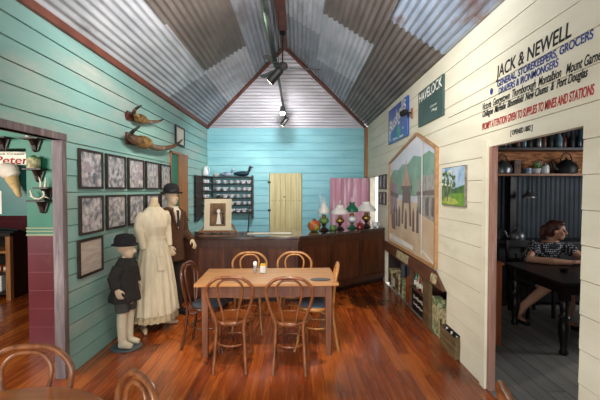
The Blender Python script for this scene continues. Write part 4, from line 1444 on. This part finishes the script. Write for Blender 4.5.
wpoly(b, [(4.845, .86), (4.845, 2.34), (4.80, 2.32), (4.80, .86)], .026, 5)
wpoly(b, [(4.80, .90), (4.80, .94), (4.36, .84), (4.36, .82)], .0255, 5)
b.build('painted_panel', wc, t)
b = B()
for (p, q) in zip(MY, MY[1:] + MY[:1]):
    b.bar((XR - .022, *p), (XR - .022, *q), .034, .04, (1, 0, 0))
b.build('frame', M['pale_frame'], t)

t = thing('landscape_painting', 'small unframed landscape of tree and green paddock beside the mural', 'painting', (0, 0, 0))
b = B()
wc = [M['skyb_paint'], M['grass_paint'], M['tree_paint'], M['path_paint'], M['leaf_paint'], M['white_paint']]
B().box(XR - .022, XR - .003, 3.58, 4.16, 1.525, 1.928).build('canvas_edge', M['tree_paint'], t)
wpoly(b, [(4.15, 1.535), (4.15, 1.92), (3.59, 1.92), (3.59, 1.535)], .0225, 0)
wpoly(b, [(4.15, 1.535), (4.15, 1.68), (3.9, 1.70), (3.59, 1.67), (3.59, 1.535)], .024, 1)
wpoly(b, [(4.15, 1.60), (4.15, 1.74), (4.0, 1.76), (3.85, 1.70), (3.59, 1.74), (3.59, 1.66), (3.9, 1.655)], .0252, 4)
wpoly(b, [(4.15, 1.56), (4.0, 1.62), (3.8, 1.60), (3.7, 1.56), (3.9, 1.54)], .0265, 3)
for y, s, h in ((4.08, .05, .24), (3.99, .03, .26), (3.90, .045, .22)):
    wpoly(b, [(y + .012, 1.57), (y + .01, 1.57 + h), (y - .01, 1.57 + h), (y - .008, 1.57)], .0278, 2)
rng = random.Random(4)
for k in range(40):
    y, z, r = rng.uniform(3.80, 4.12), rng.uniform(1.72, 1.885), rng.uniform(.018, .034)
    wpoly(b, [(y + r * math.cos(q * PI / 3), z + r * .7 * math.sin(q * PI / 3)) for q in range(6)], .029 + k * .0001, 4 if k % 3 else 5)
b.build('picture', wc, t)

for i, (y0, y1) in enumerate(((7.14, 7.40), (6.84, 7.10))):
    for j, (z0, z1) in enumerate(((1.71, 1.975), (1.42, 1.65))):
        tt = framed('small_photograph', f"small framed photo near the pink door, {('upper', 'lower')[j]} {('left', 'right')[i]} of a block of four", 'framed photograph', y0, y1, z0, z1, M['photo'], 'four small photos by the pink door', .02)
        tt.location.x = XR - .003
        tt.rotation_euler.z = PI

# brown caption flap and the niche of old packages under the mural
t = thing('caption_board', 'long brown board with pinned captions under the mural', 'board', (0, 0, 0))
B().hexa([(XR - .012, 4.04, .60), (XR - .012, 6.86, .62), (XR - .05, 6.86, .62), (XR - .05, 4.04, .60),
          (XR - .004, 4.34, .755), (XR - .004, 6.86, .77), (XR - .03, 6.86, .77), (XR - .03, 4.34, .755)]).build('board', M['flap'], t)
for (y0, y1, z0, z1) in ((5.35, 5.95, .635, .75), (4.24, 4.42, .625, .725)):
    B().hexa([(XR - .051, y0, z0), (XR - .051, y1, z0), (XR - .056, y1, z0), (XR - .056, y0, z0), (XR - .034, y0, z1), (XR - .034, y1, z1), (XR - .040, y1, z1), (XR - .040, y0, z1)]).build('caption_card', M['labelcream'], t)
t = thing('niche_shelf', 'dark timber shelf with uprights set in the niche under the mural', 'shelf', (0, 0, 0))
for y in (5.43, 4.80):
    B().box(1.60, 1.85, y - .015, y + .015, 0, .60).build('upright', M['flap'], t)
B().box(1.61, 1.85, 4.815, 5.415, .305, .325).build('shelf_board', M['flap'], t)
B().box(1.585, 1.62, 4.55, 4.785, 0, .60).build('panel', M['crate'], t)
for i, (y, w, h, m, lab) in enumerate(((6.66, .17, .30, 'labelcream', 'cream labelled carton at the far end of the niche'), (6.42, .15, .26, 'crate', 'plain pine box in niche, second carton from the bar'),
                                       (6.18, .16, .33, 'labelcream', 'tall cream labelled carton in niche, third from the bar'), (5.96, .13, .29, 'palegreen', 'green and cream carton in niche, fourth from the bar'))):
    t = thing('old_carton', lab, 'carton', (1.72, y, .0), 0, 'old cartons in the niche')
    B().box(-.09, .09, -w / 2, w / 2, 0, h).build('box', M[m], t, bevel=.004)
    B().box(-.094, -.09, -w / 2 + .02, w / 2 - .02, h * .2, h * .75).build('label', M['paper'] if m == 'crate' else M['sepia'], t)
t = thing('orange_tin', 'tall orange brown tin in the niche beside the dark shelf', 'tin', (1.70, 5.66, 0))
B().lathe([(.075, 0), (.08, .005), (.08, .37), (.05, .40)], seg=20).build('body', M['tin_orange'], t, smooth=True)
B().lathe([(.035, .40), (.035, .44), (.01, .445)], seg=14).build('cap', M['iron'], t, smooth=True)
bots = [('greenglass', 5.33), ('labelcream', 5.22), ('redglass', 5.11), ('palegreen', 5.0), ('labelcream', 4.90)]
for i, (m, y) in enumerate(bots):
    nm = ['dark green', 'cream', 'red', 'pale green', 'cream'][i]
    t = thing('old_bottle', f'{nm} bottle on the niche shelf, {ORD[i]} from the orange tin', 'bottle', (1.68, y, .325), 0, 'bottles on the niche shelf')
    B().lathe([(.036, 0), (.04, .005), (.04, .12), (.018, .165), (.016, .20)], seg=16).build('body', M[m], t, smooth=True)
    B().lathe([(.019, .20), (.019, .22), (.006, .222)], seg=12).build('cap', M['brass'], t)
    B().lathe([(.041, .035), (.041, .10)], seg=16, cap=False).build('label', M['paper'], t, smooth=True)
t = thing('black_case', 'black box with worn pale stencil marks on the niche floor under the bottles', 'box', (1.72, 5.11, 0))
B().box(-.09, .11, -.27, .27, 0, .28).build('case', M['black'], t, bevel=.005)
b = B()
for z, n_, h in ((.175, 7, .05), (.085, 9, .04)):
    for i in range(n_):
        y = .20 - i * .40 / n_
        b.box(-.092, -.09, y - .40 / n_ * .62, y, z + .006 * (i % 3), z + h - .008 * ((i * 5) % 3))
b.build('worn_stencil_marks', M['white_paint'], t)
t = thing('leaf_packet', 'pale packet with green leaf pattern in niche beside the pine panel', 'packet', (1.66, 4.43, 0))
B().box(-.05, .05, -.10, .10, 0, .42).build('packet', M['palegreen'], t, bevel=.004)
B().box(-.053, -.05, -.07, .07, .12, .34).build('label', M['labelcream'], t)
t = thing('leaf_packet', 'short cream packet with dark mark in niche, nearest the bottle crate', 'packet', (1.65, 4.22, 0))
B().box(-.045, .045, -.08, .08, 0, .34).build('packet', M['labelcream'], t, bevel=.004)
B().box(-.048, -.045, -.02, .02, .06, .24).build('label', M['ink'], t)
t = thing('bottle_crate', 'open pine bottle crate with dividers at the near end of the niche', 'crate', (1.66, 3.93, 0), 0)
b = B().box(-.10, .10, -.20, .20, 0, .015)
for z in (.02, .085, .15):
    b.box(-.10, -.085, -.20, .20, z, z + .055).box(.085, .10, -.20, .20, z, z + .055)
b.box(-.085, .085, -.20, -.185, .015, .22).box(-.085, .085, .185, .20, .015, .22)
b.build('box', M['crate'], t)
B().box(-.08, .08, -.075, -.065, .02, .21).box(-.08, .08, .065, .075, .02, .21).box(-.004, .004, -.18, .18, .02, .21).build('divider', M['iron'], t)
bt = thing('crate_bottle', 'x', 'bottle')
B().lathe([(.028, 0), (.03, .005), (.03, .13), (.012, .18), (.012, .20)], seg=12).build('glass', M['china'], bt, smooth=True)
B().lathe([(.014, .2), (.014, .215), (.004, .216)], seg=10).build('cap', M['iron'], bt)
u = []
for i, y in enumerate((4.06, 3.93, 3.80)):
    place(bt, u, (1.61, y, .016), 0, f"white bottle standing in the niche crate, {ORD[i]} from the packets", 'bottles in the niche crate')

# ------------------------------------------------------------------ ceiling fan and track lights
t = thing('ceiling_fan', 'dark ceiling fan hanging from the ridge on a thin rod', 'ceiling fan', (-.245, 6.1, ZE + RISE - .10))
B().lathe([(.05, 0), (.05, -.04), (.02, -.06)], seg=16).build('canopy', M['black'], t)
B().tube([(0, 0, -.03), (0, 0, -.50)], .011, 8).build('rod', M['black'], t)
B().lathe([(.03, -.48), (.07, -.50), (.085, -.54), (.08, -.58), (.04, -.60), (.01, -.61)], seg=24).build('motor', M['fan'], t, smooth=True)
for k in range(3):
    a_ = math.radians((8, 128, 248)[k])
    ca, sa = math.cos(a_), math.sin(a_)
    b = B()
    pts = [(.10, -.035), (.25, -.055), (.60, -.065), (.62, 0), (.60, .065), (.25, .055), (.10, .035)]
    b.prism([(x * ca - y * sa * .8, x * sa + y * ca * .8, -.575 + .12 * y) for x, y in pts], (0, 0, .008))
    b.build('blade', M['fan'], t)

t = thing('light_track', 'black lighting track running along under the ridge', 'lighting track', (-.275, 0, 3.27))
B().box(-.018, .018, -.9, 8.35, -.012, .012).build('rail', M['black'], t)
B().tube([(-.03, y, .01 + .012 * math.sin(y * 5)) for y in [-.8 + .25 * i for i in range(24)]], .009, 6).build('cable', M['cable'], t, smooth=True)
for y in (.6, 2.6, 4.4, 5.4):
    B().tube([(0, y, .01), (0, y, .93)], .004, 6).build('hanger', M['black'], t)


def track_spot(label, loc, aim, lit=False, s=1.0, power=0):
    t = thing('track_spotlight', label, 'spotlight', loc, group='spotlights on the track')
    B().box(-.02, .02, -.05, .05, -.012, .03).build('adapter', M['black'], t)
    B().tube([(0, 0, 0), (0, 0, -.10 * s)], .010, 8).build('stem', M['black'], t)
    d_ = (Vector(aim) - Vector(loc)).normalized()
    c = Vector((0, 0, -.13 * s))
    p0, p1 = c - d_ * .09 * s, c + d_ * .10 * s
    u = d_.orthogonal().normalized()
    w_ = d_.cross(u)
    b = B().tube([p0, p0 + d_ * .02, p1], [.035 * s, .047 * s, .052 * s], 18)
    b.build('lamp_body', M['black'], t, smooth=False)
    b = B().tube([p1 + d_ * .001, p1 + d_ * .004], .042 * s, 16)
    b.build('lamp_face', M['lampglow'], t)
    if power:
        spot('track_or_fill_light', Vector(loc) + p1 + d_ * .02, aim, power)
    return t


track_spot('black track spotlight nearest the viewer, below the ridge', (-.275, 4.75, 3.26), (-2.0, 5.6, 1.6), s=1.1, power=60)
track_spot('black track spotlight aimed down in front of the pale gable, second from viewer', (-.275, 6.9, 3.26), (-.2, 4.2, .5), power=90)
track_spot('black track spotlight glowing at the far end of the track', (-.275, 8.0, 3.26), (-1.6, 8.7, 1.7), power=28)
# bodiless spots on the track line: added fills, and heads further forward
spot('track_or_fill_light', (-.275, 6.3, 3.12), (-1.0, 8.8, 1.7), 140, 120, (.95, .97, 1.0), 1.0)  # added fill for the back wall, no lamp head here
spot('track_or_fill_light', (-.275, 3.4, 3.05), (-1.7, 4.4, 3.5), 110, 140, (1, .97, .95), 1.0)  # added uplight to brighten the left ceiling slope
spot('track_or_fill_light', (-.275, 3.0, 3.05), (1.15, 4.0, 3.38), 110, 140, (.95, .97, 1.0), 1.0)  # added uplight to brighten the right ceiling slope
spot('track_or_fill_light', (-.275, 7.75, 3.0), (-.25, 8.3, 3.45), 9, 160, (1, .95, .92), 1.0)  # extra upward glow for the lit far lamp, onto the hip
spot('track_or_fill_light', (-.275, 2.6, 3.16), (-.45, 4.1, .75), 160, 50)
spot('track_or_fill_light', (-.275, 2.2, 3.16), (1.6, 4.6, 1.6), 70)
spot('track_or_fill_light', (-.275, 1.9, 3.16), (-2.0, 4.6, 1.2), 60)
# ------------------------------------------------------------------ left side room
t = thing('ice_cream_sign', 'ice cream advertising panel hung in the left side room opening', 'sign', (0, 0, 0))
SY = 4.30
B().box(-3.60, -2.95, SY, SY + .02, 1.40, 2.12).build('panel', M['teal_panel'], t)
B().box(-3.60, -2.95, SY - .006, SY, 1.975, 2.12).build('name_strip', M['labelplain'], t)
lettering('Peters', t, M['red_ink'], (-3.40, SY - .006, 1.985), (1, 0, 0), UP, .43, .085, .1, label='red lettering')
lettering('Ice Cream', t, M['ink'], (-3.36, SY - .006, 2.085), (1, 0, 0), UP, .28, .022, .0)
B().box(-3.60, -3.34, SY - .004, SY, 1.42, 1.68).build('price_card', M['paper'], t)
t = thing('ice_cream_cone', 'giant model ice cream cone in front of the sign', 'model cone', (-3.07, 4.20, 1.63), 0)
t.rotation_euler = (0, -.38, 0)
t.scale = (.8, .8, .8)
B().lathe([(.02, -.02), (.03, 0), (.075, .22), (.085, .27), (.07, .27), (.01, .25)], seg=24).build('cone', M['cone'], t, smooth=True)
b = B().ball((-.0, 0, .36), .135, .10, .10).ball((-.03, 0, .42), .095, .08, .07).ball((.03, 0, .30), .10, .085, .05)
solid(b, 'scoop', M['icecream'], t, .012, 3)


def bracket(label, x, z, d=.13, w=.20):
    t = thing('corbel_bracket', label, 'bracket shelf', (x, PW, z), 0, 'dark corbel brackets on the green wall')
    B().box(-w / 2, w / 2, -d, 0, 0, .018).build('shelf', M['darkwood'], t, bevel=.004)
    B().prism([(-.02, -d * .75, -.0), (-.02, -.0, 0), (-.02, -.0, -.13), (-.02, -d * .25, -.11), (-.02, -d * .35, -.06)], (.04, 0, 0)).prism([(-w * .36, -.02, 0), (w * .36, -.02, 0), (.03, -.02, -.12), (-.03, -.02, -.12)], (0, .018, 0)).build('corbel', M['darkwood'], t, bevel=.003)
    return t


bracket('dark corbel bracket high on the green header, partly cut by the photo edge', -3.16, 2.235)
bracket('dark corbel bracket high on green wall holding a small horn', -2.82, 2.225)
bracket('dark corbel bracket holding the cream tin', -2.79, 1.90)
bracket('dark corbel bracket holding the pair of pale horns', -2.70, 1.70, w=.16)
bracket('dark corbel bracket holding the antlers, lowest on the green wall', -2.75, 1.535 + .03, w=.2)
tag(B().tube(spline([(0, 0, .02), (-.02, 0, .06), (-.055, 0, .10)], 5), [.022, .02, .018, .016, .014, .013, .012, .01, .008, .006, .004], 10).ball((0, 0, .016), .03, .03, .016).build('small_horn', M['ivory'], loc=(-2.85, PW - .07, 2.243), smooth=True),
    'small pale horn on the highest right bracket of the green wall', 'horn')
t = thing('cream_tin', 'cream woven tin with lid on a green wall bracket', 'tin', (-2.80, PW - .07, 1.919))
B().lathe([(.06, 0), (.062, .004), (.064, .10), (.06, .102)], seg=22).build('body', M['labelcream'], t, smooth=True)
B().lathe([(.066, .10), (.066, .115), (.03, .125), (.008, .14)], seg=22).build('lid', M['olive'], t, smooth=True)
for i, x in enumerate((-2.725, -2.675)):
    tag(B().tube(spline([(0, 0, 0), (.008, -.01, .05), (-.012 + .024 * i, -.01, .11)], 5), [.014, .0135, .013, .012, .011, .010, .009, .008, .006, .004, .003], 8).build('pale_horn', M['ivory'], loc=(x, PW - .08, 1.719), smooth=True),
        f"{('left', 'right')[i]} upright pale horn of the pair on the green wall bracket", 'horn', 'pair of pale horns')
t = tag(B().tube(spline([(-.09, 0, .10), (-.06, -.01, .03), (0, 0, .012), (.06, -.01, .05), (.04, 0, .10)], 5), .010, 8).tube([(-.06, 0, .03), (-.10, 0, .04)], [.009, .003], 6).tube([(.045, 0, .04), (.10, 0, .02)], [.009, .003], 6).ball((0, 0, .012), .03, .02, .012).build('antler', M['ivory'], loc=(-2.75, PW - .07, 1.584), smooth=True),
        'pale branching antlers on the lowest green wall bracket', 'antlers')
# shop counter shelves in the side room
t = thing('display_shelves', 'dark timber shelf counter with tan corner post in the side room', 'shelf unit', (-4.0, 6.05, 0))
B().box(-1.4, -.39, -.25, .25, .98, 1.03).build('top', M['darkwood'], t)
B().box(-1.4, -.45, .22, .25, 0, .98).build('back', M['blackwood'], t)
B().box(-.36, -.30, -.25, .22, 0, .98).build('side', M['blackwood'], t) if False else None
B().box(-.46, -.39, -.26, -.19, 0, .98).build('corner_post', M['tan_wood'], t, bevel=.004)
B().box(-.46, -.42, -.19, .22, 0, .98).build('side', M['darkwood'], t)
for z in (.08, .38, .72):
    B().box(-1.4, -.46, -.24, .22, z, z + .035).build('shelf', M['darkwood'] if z < .7 else M['tan_wood'], t)
tag(B().box(-.12, .12, -.10, .10, 0, .22).box(-.135, .135, -.115, .115, .22, .25).build('white_bin', M['paper'], bevel=.01, loc=(-4.72, 5.98, .115)), 'white lidded tub on the lowest side room shelf', 'tub')
for i, x in enumerate((-4.78, -4.66, -4.54)):
    t = thing('small_carton', f'red and cream small carton on the middle side room shelf, {ORD[i]} from left', 'carton', (x, 5.95, .415), 0, 'small cartons on the side room shelf')
    B().box(-.05, .05, -.05, .05, 0, .10).build('box', M['tin_orange'] if i % 2 else M['sepia'], t, bevel=.003)
    B().box(-.035, .035, -.052, -.05, .03, .075).build('label', M['labelplain'], t)
tag(B().tube(spline([(-.3, 0, .02), (-.1, 0, .05), (.1, 0, .045), (.26, 0, .02)], 5), .02, 8).box(-.3, .25, -.1, .1, 0, .018).build('dark_tray', M['iron'], loc=(-4.66, 6.0, 1.031), smooth=False), 'dark tray with handle on top of the side room counter', 'tray')

# ------------------------------------------------------------------ kitchen on the right
t = thing('kitchen_shelf', 'long tan timber lower shelf on the kitchen end wall', 'shelf', (0, 0, 0))
B().box(2.3, 5.4, 5.68, 5.955, 1.905, 1.935).build('board', M['tan_wood'], t)
for x in (2.6, 5.1):
    B().box(x, x + .03, 5.75, 5.955, 1.80, 1.905).build('bracket', M['darkwood'], t)
t = thing('kitchen_shelf', 'long dark timber upper shelf holding bottles on the kitchen end wall', 'shelf', (0, 0, 0))
B().box(2.3, 5.4, 5.68, 5.955, 2.29, 2.325).build('board', M['darkwood'], t)
for x in (2.6, 5.1):
    B().box(x, x + .03, 5.78, 5.955, 2.20, 2.29).build('bracket', M['darkwood'], t)


def kettle(label, loc, m, s=1.0, rz=0):
    t = thing('kettle', label, 'kettle', loc, rz)
    z = lambda p: [(r * s, h * s) for r, h in p]
    B().lathe(z([(.10, 0), (.125, .01), (.135, .07), (.115, .13), (.06, .165), (.055, .17)]), seg=26).build('body', m, t, smooth=True)
    B().lathe(z([(.06, .17), (.055, .18), (.02, .19), (.012, .2), (.018, .215), (.005, .22)]), seg=18).build('lid', m, t, smooth=True)
    B().tube([Vector(p) * s for p in spline([(-.11, 0, .05), (-.17, 0, .08), (-.19, 0, .14), (-.215, 0, .16)], 5)], [.03 * s] * 5 + [.02 * s] * 5 + [.015 * s] * 6, 10).build('spout', m, t, smooth=True)
    B().tube([Vector((.085 * math.cos(q), 0, .15 + .13 * math.sin(q))) * s for q in [PI * i / 14 for i in range(15)]], .008 * s, 8).build('handle', M['iron'], t, smooth=True)
    return t


SH = 1.936
kettle('grey steel kettle at the left of the lower kitchen shelf', (3.12, 5.80, SH), M['steel'], 1.05, .2)
kettle('dark iron kettle at the right of the lower kitchen shelf', (4.10, 5.80, SH), M['iron'], 1.15, .1)
t = thing('brown_box', 'upright dark brown box right of the grey kettle on the lower shelf', 'box', (3.345, 5.84, SH))
B().box(-.05, .05, -.06, .06, 0, .21).build('box', M['plaque'], t, bevel=.004)
B().box(-.035, .035, -.063, -.06, .05, .15).build('label', M['sepia'], t)
t = thing('blue_mug', 'blue and white mug on the lower shelf, between the brown box and the planted cup', 'mug', (3.505, 5.80, SH))
B().lathe([(.05, 0), (.056, .006), (.058, .085), (.053, .085), (.05, .012), (.01, .01)], seg=18).build('bowl', M['bluechina'], t, smooth=True)
B().tube([(.055 + .028 * math.sin(q), 0, .045 + .028 * math.cos(q)) for q in [PI * i / 8 for i in range(9)]], .006, 6).build('handle', M['china'], t, smooth=True)
t = thing('planted_cup', 'white cup holding a small grey green plant on the lower kitchen shelf', 'planted cup', (3.635, 5.78, SH))
B().lathe([(.035, 0), (.045, .006), (.06, .08), (.054, .08), (.03, .02), (.01, .018)], seg=18).build('cup', M['china'], t, smooth=True)
b = B()
rng = random.Random(3)
for k in range(26):
    a_, l_ = rng.uniform(0, 2 * PI), rng.uniform(.03, .075)
    p = Vector((l_ * math.cos(a_), l_ * math.sin(a_), .12 + rng.uniform(0, .08)))
    b.tube([(0, 0, .06), p * .7, p], [.004, .012, .003], 5)
b.build('foliage', M['olive'], t)
t = thing('white_jar', 'white lidded jar on the lower shelf left of the dark iron kettle', 'jar', (3.78, 5.80, SH))
B().lathe([(.05, 0), (.055, .006), (.055, .10), (.045, .12)], seg=18).build('body', M['china'], t, smooth=True)
B().lathe([(.05, .12), (.05, .135), (.012, .145), (.012, .165)], seg=16).build('lid', M['steel'], t, smooth=True)
cols = ['iron', 'teal_glaze', 'iron', 'plaque', 'clearblue', 'iron', 'steel', 'plaque', 'iron', 'clearblue', 'plaque', 'iron', 'teal_glaze', 'plaque', 'iron']
cn = {'iron': 'black', 'teal_glaze': 'dark teal', 'plaque': 'dark red brown', 'clearblue': 'pale blue glass', 'steel': 'grey'}
for i, m in enumerate(cols):
    x = 3.02 + i * .105 + .02 * math.sin(i * 2.3)
    h = .22 + .06 * ((i * 7) % 5) / 4
    r = .038 + .010 * ((i * 3) % 4) / 3
    pos = ORD[i] + ' from left' if i < 8 else ORD[14 - i] + ' from right'
    t = thing('shelf_bottle', f'{cn[m]} bottle on the upper kitchen shelf, {pos}', 'bottle', (x, 5.80, 2.326), 0, 'bottles on the upper kitchen shelf')
    B().lathe([(r * .9, 0), (r, .006), (r, h * .6), (r * .4, h * .8), (r * .36, h)], seg=14).build('body', M[m], t, smooth=True)
    B().lathe([(r * .44, h), (r * .44, h + .02), (.004, h + .022)], seg=12).build('stopper', M['darkwood'], t)
t = thing('pendant_lamp', 'grey enamel lamp shade hanging below the lower kitchen shelf', 'pendant lamp', (3.50, 5.74, 1.565))
B().lathe([(.100, 0), (.104, .008), (.088, .045), (.05, .075), (.028, .09), (.024, .12), (.01, .125)], seg=24, cap=False).build('shade', M['steel'], t, smooth=True)
B().tube([(0, 0, .12), (0, 0, .342)], .006, 6).build('cord', M['black'], t)
B().ball((0, 0, .03), .03).build('bulb', M['opal'], t, smooth=True)
t = thing('stove', 'black iron stove bench along the kitchen end wall', 'stove', (3.5, 5.69, 0))
B().box(-.60, .9, -.24, .24, .06, .90).build('body', M['iron'], t, bevel=.01)
B().box(-.63, .93, -.26, .25, .90, .94).build('hob', M['iron'], t, bevel=.006)
for x in (-.35, .2):
    dr = B().box(x, x + .42, -.255, -.24, .25, .78).build('door', M['black'], t, bevel=.004)
    B().tube([(x + .06, -.28, .66), (x + .36, -.28, .66)], .010, 8).build('handle', M['steel'], dr)
for sx in (-.5, .85):
    for sy in (-.2, .2):
        B().box(sx - .03, sx + .03, sy - .03, sy + .03, 0, .06).build('foot', M['iron'], t)
kettle('grey steel kettle on the black stove behind the woman', (3.26, 5.62, .942), M['steel'], .85, -.2)
t = thing('stock_pot', 'dark iron pot on the left of the black stove', 'pot', (2.99, 5.74, .942))
B().lathe([(.07, 0), (.09, .01), (.095, .15), (.10, .16), (.03, .18), (.015, .2)], seg=20).build('body', M['iron'], t, smooth=True)
B().tube([(.0, 0, .19), (0, 0, .33)], .012, 6).build('ladle', M['black'], t)
# narrow cabinet behind the doorway jamb
t = thing('side_cabinet', 'red brown timber cabinet just inside the kitchen doorway', 'cabinet', (1.89, 4.08, 0))
B().box(0, .32, 0, .80, 0, .88).build('carcass', M['cab'], t, bevel=.004)
B().box(-.0, .335, -.02, .82, .88, .905).build('top', M['cab'], t, bevel=.004)
dr = B().box(.32, .33, .04, .76, .08, .84).build('door', M['cab'], t)
B().ball((.34, .12, .5), .014).build('knob', M['brass'], dr)

# kitchen table
t = thing('kitchen_table', 'black turned leg kitchen table in front of the seated woman', 'table', (3.55, 4.30, 0))
B().box(-.92, .92, -.56, .54, .735, .765).build('table_top', M['blackwood'], t, bevel=.005)
B().box(-.84, .84, -.48, -.455, .62, .735).box(-.84, .84, .44, .465, .62, .735).box(-.84, -.815, -.46, .46, .62, .735).box(.815, .84, -.46, .46, .62, .735).build('apron', M['blackwood'], t)
for sx in (-1, 1):
    for yy in (-.45, .43):
        B().box(sx * .82 - .04, sx * .82 + .04, yy - .04, yy + .04, .56, .735).lathe([(.035, 0), (.045, .02), (.03, .06), (.036, .12), (.052, .22), (.056, .30), (.042, .36), (.056, .39), (.034, .42), (.04, .46), (.05, .54), (.04, .56)], (sx * .82, yy, 0), 18).build('leg', M['blackwood'], t, smooth=True)
t = thing('small_dish', 'small black dish on the kitchen table near her hands', 'dish', (3.02, 4.28, .766))
B().lathe([(.03, 0), (.035, .006), (.055, .03), (.05, .03), (.03, .01), (.005, .009)], seg=18).build('bowl', M['black'], t, smooth=True)

# the woman's chair
t = thing('kitchen_chair', 'black timber kitchen chair carrying the woman in the spotted top', 'chair', (3.17, 5.10, 0), .08)
B().box(-.21, .21, -.20, .20, .425, .455).build('seat', M['blackwood'], t, bevel=.006)
for sx in (-1, 1):
    B().bar((sx * .18, -.17, 0), (sx * .18, -.17, .425), .035, .035, (0, 1, 0)).build('leg', M['blackwood'], t)
    B().bar((sx * .18, .20, 0), (sx * .19, .27, .98), .035, .035, (0, 1, 0)).build('leg', M['blackwood'], t)
B().bar((-.20, .272, .93), (.20, .272, .93), .09, .02, (0, 1, 0)).bar((-.19, .25, .70), (.19, .25, .70), .05, .018, (0, 1, 0)).build('back_rail', M['blackwood'], t)

# seated woman: forearms on the table, looking to the right
t = thing('person', 'woman in black spotted top seated at the kitchen table, looking right', 'person', (.05, 0, 0))
HC = (3.27, 4.86, 1.165)
TS = [(3.17, 5.12, .455, .22, .17, 0), (3.17, 5.12, .58, .225, .17, 0), (3.18, 5.09, .72, .205, .155, 0), (3.20, 5.02, .86, .215, .15, 0), (3.22, 4.96, .95, .215, .115, 0), (3.235, 4.93, 1.00, .165, .085, 0), (3.24, 4.915, 1.035, .085, .062, 0)]
armL = [(3.05, 4.94, .955), (2.88, 4.78, .815), (3.10, 4.66, .805), (3.30, 4.61, .80)]
armR = [(3.41, 4.92, .965), (3.56, 4.79, .83), (3.50, 4.66, .805), (3.40, 4.60, .81)]
b = B()
b.loft(TS, 28)
b.tube([(3.235, 4.92, .98), (3.255, 4.885, 1.09)], [.06, .052], 14)
hm = head_into(b, HC, -.55, 1.04)
for p in (armL, armR):
    b.tube(p, [.058, .052, .045, .030], 14)
hand_into(b, (3.29, 4.612, .80), (1, -.12, .0), (0, 0, -1), 1, .92, .22)
hand_into(b, (3.41, 4.605, .815), (-1, -.02, .05), (0, 0, -1), -1, .92, .25)
lgs = [[(3.07, 5.08, .50), (3.05, 4.70, .475), (2.86, 4.82, .22), (2.79, 4.84, .09)], [(3.27, 5.08, .50), (3.32, 4.68, .475), (3.30, 4.62, .25), (3.30, 4.66, .09)]]
for p in lgs:
    b.tube(p[:2], [.095, .07], 14)
    b.tube(p[1:], [.066, .052, .036], 14)
    b.ball(p[1], .068, .068, .068)
b.tube([(2.80, 4.87, .05), (2.80, 4.77, .04), (2.81, 4.68, .025)], [.035, .034, .022], 10)
b.tube([(3.30, 4.69, .05), (3.31, 4.58, .04), (3.32, 4.49, .025)], [.035, .034, .022], 10)
solid(b, 'body', M['skin'], t, .0075, 3)
b = B()
b.loft([(x, y, z, rx + .015, ry + .015, 0) for x, y, z, rx, ry, _ in TS[1:6]] + [(3.24, 4.925, 1.025, .105, .07, 0)], 28)
for p in (armL, armR):
    a_, c_ = Vector(p[0]), Vector(p[1])
    b.tube([a_ + Vector((0, .01, .0)), a_ * .4 + c_ * .6], [.080, .073], 14)
solid(b, 'spotted_top', M['polka'], t, .011, 3)
b = B()
b.loft([(x, y, z, rx + .012, ry + .012, 0) for x, y, z, rx, ry, _ in TS[:2]] + [(3.18, 5.10, .66, .19, .145, 0)], 24)
for p in lgs:
    q = Vector(p[0]) * .25 + Vector(p[1]) * .75
    b.tube([p[0], q], [.112, .092], 14)
solid(b, 'shorts', M['charcoal_cloth'], t, .012, 3)
b = B()
b.tube([(2.80, 4.885, .028), (2.80, 4.77, .022), (2.81, 4.665, .018)], [.036, .040, .028], 10)
solid(b, 'shoe', M['black'], t, .008, 2)
b = B()
b.tube([(3.30, 4.705, .028), (3.31, 4.58, .022), (3.32, 4.475, .018)], [.036, .040, .028], 10)
solid(b, 'shoe', M['black'], t, .008, 2)
# hair pulled back
b = B()
b.ball((-.022, 0, .045), .098, .088, .092)
b.ball((-.055, 0, .0), .068, .080, .085)
b.ball((.035, 0, .092), .062, .068, .034)
b.ball((-.125, 0, .01), .045, .04, .06)
b.tube([(-.12, 0, .02), (-.15, 0, -.05), (-.13, 0, -.12)], [.035, .034, .015], 10)
me = voxel(b.to_mesh('hair'), .010, 3)
me.transform(hm)
me.materials.clear()
me.materials.append(M['hair'])
link('hair', me, t, smooth=True)
for s in (-1, 1):
    b = B().ball((.083, s * .032, .004), .010, .012, .008, 10, 8)
    me = b.to_mesh('eye')
    me.transform(hm)
    me.materials.append(M['eye'])
    link('eye', me, t, smooth=True)
# latch on the pier right of the kitchen opening
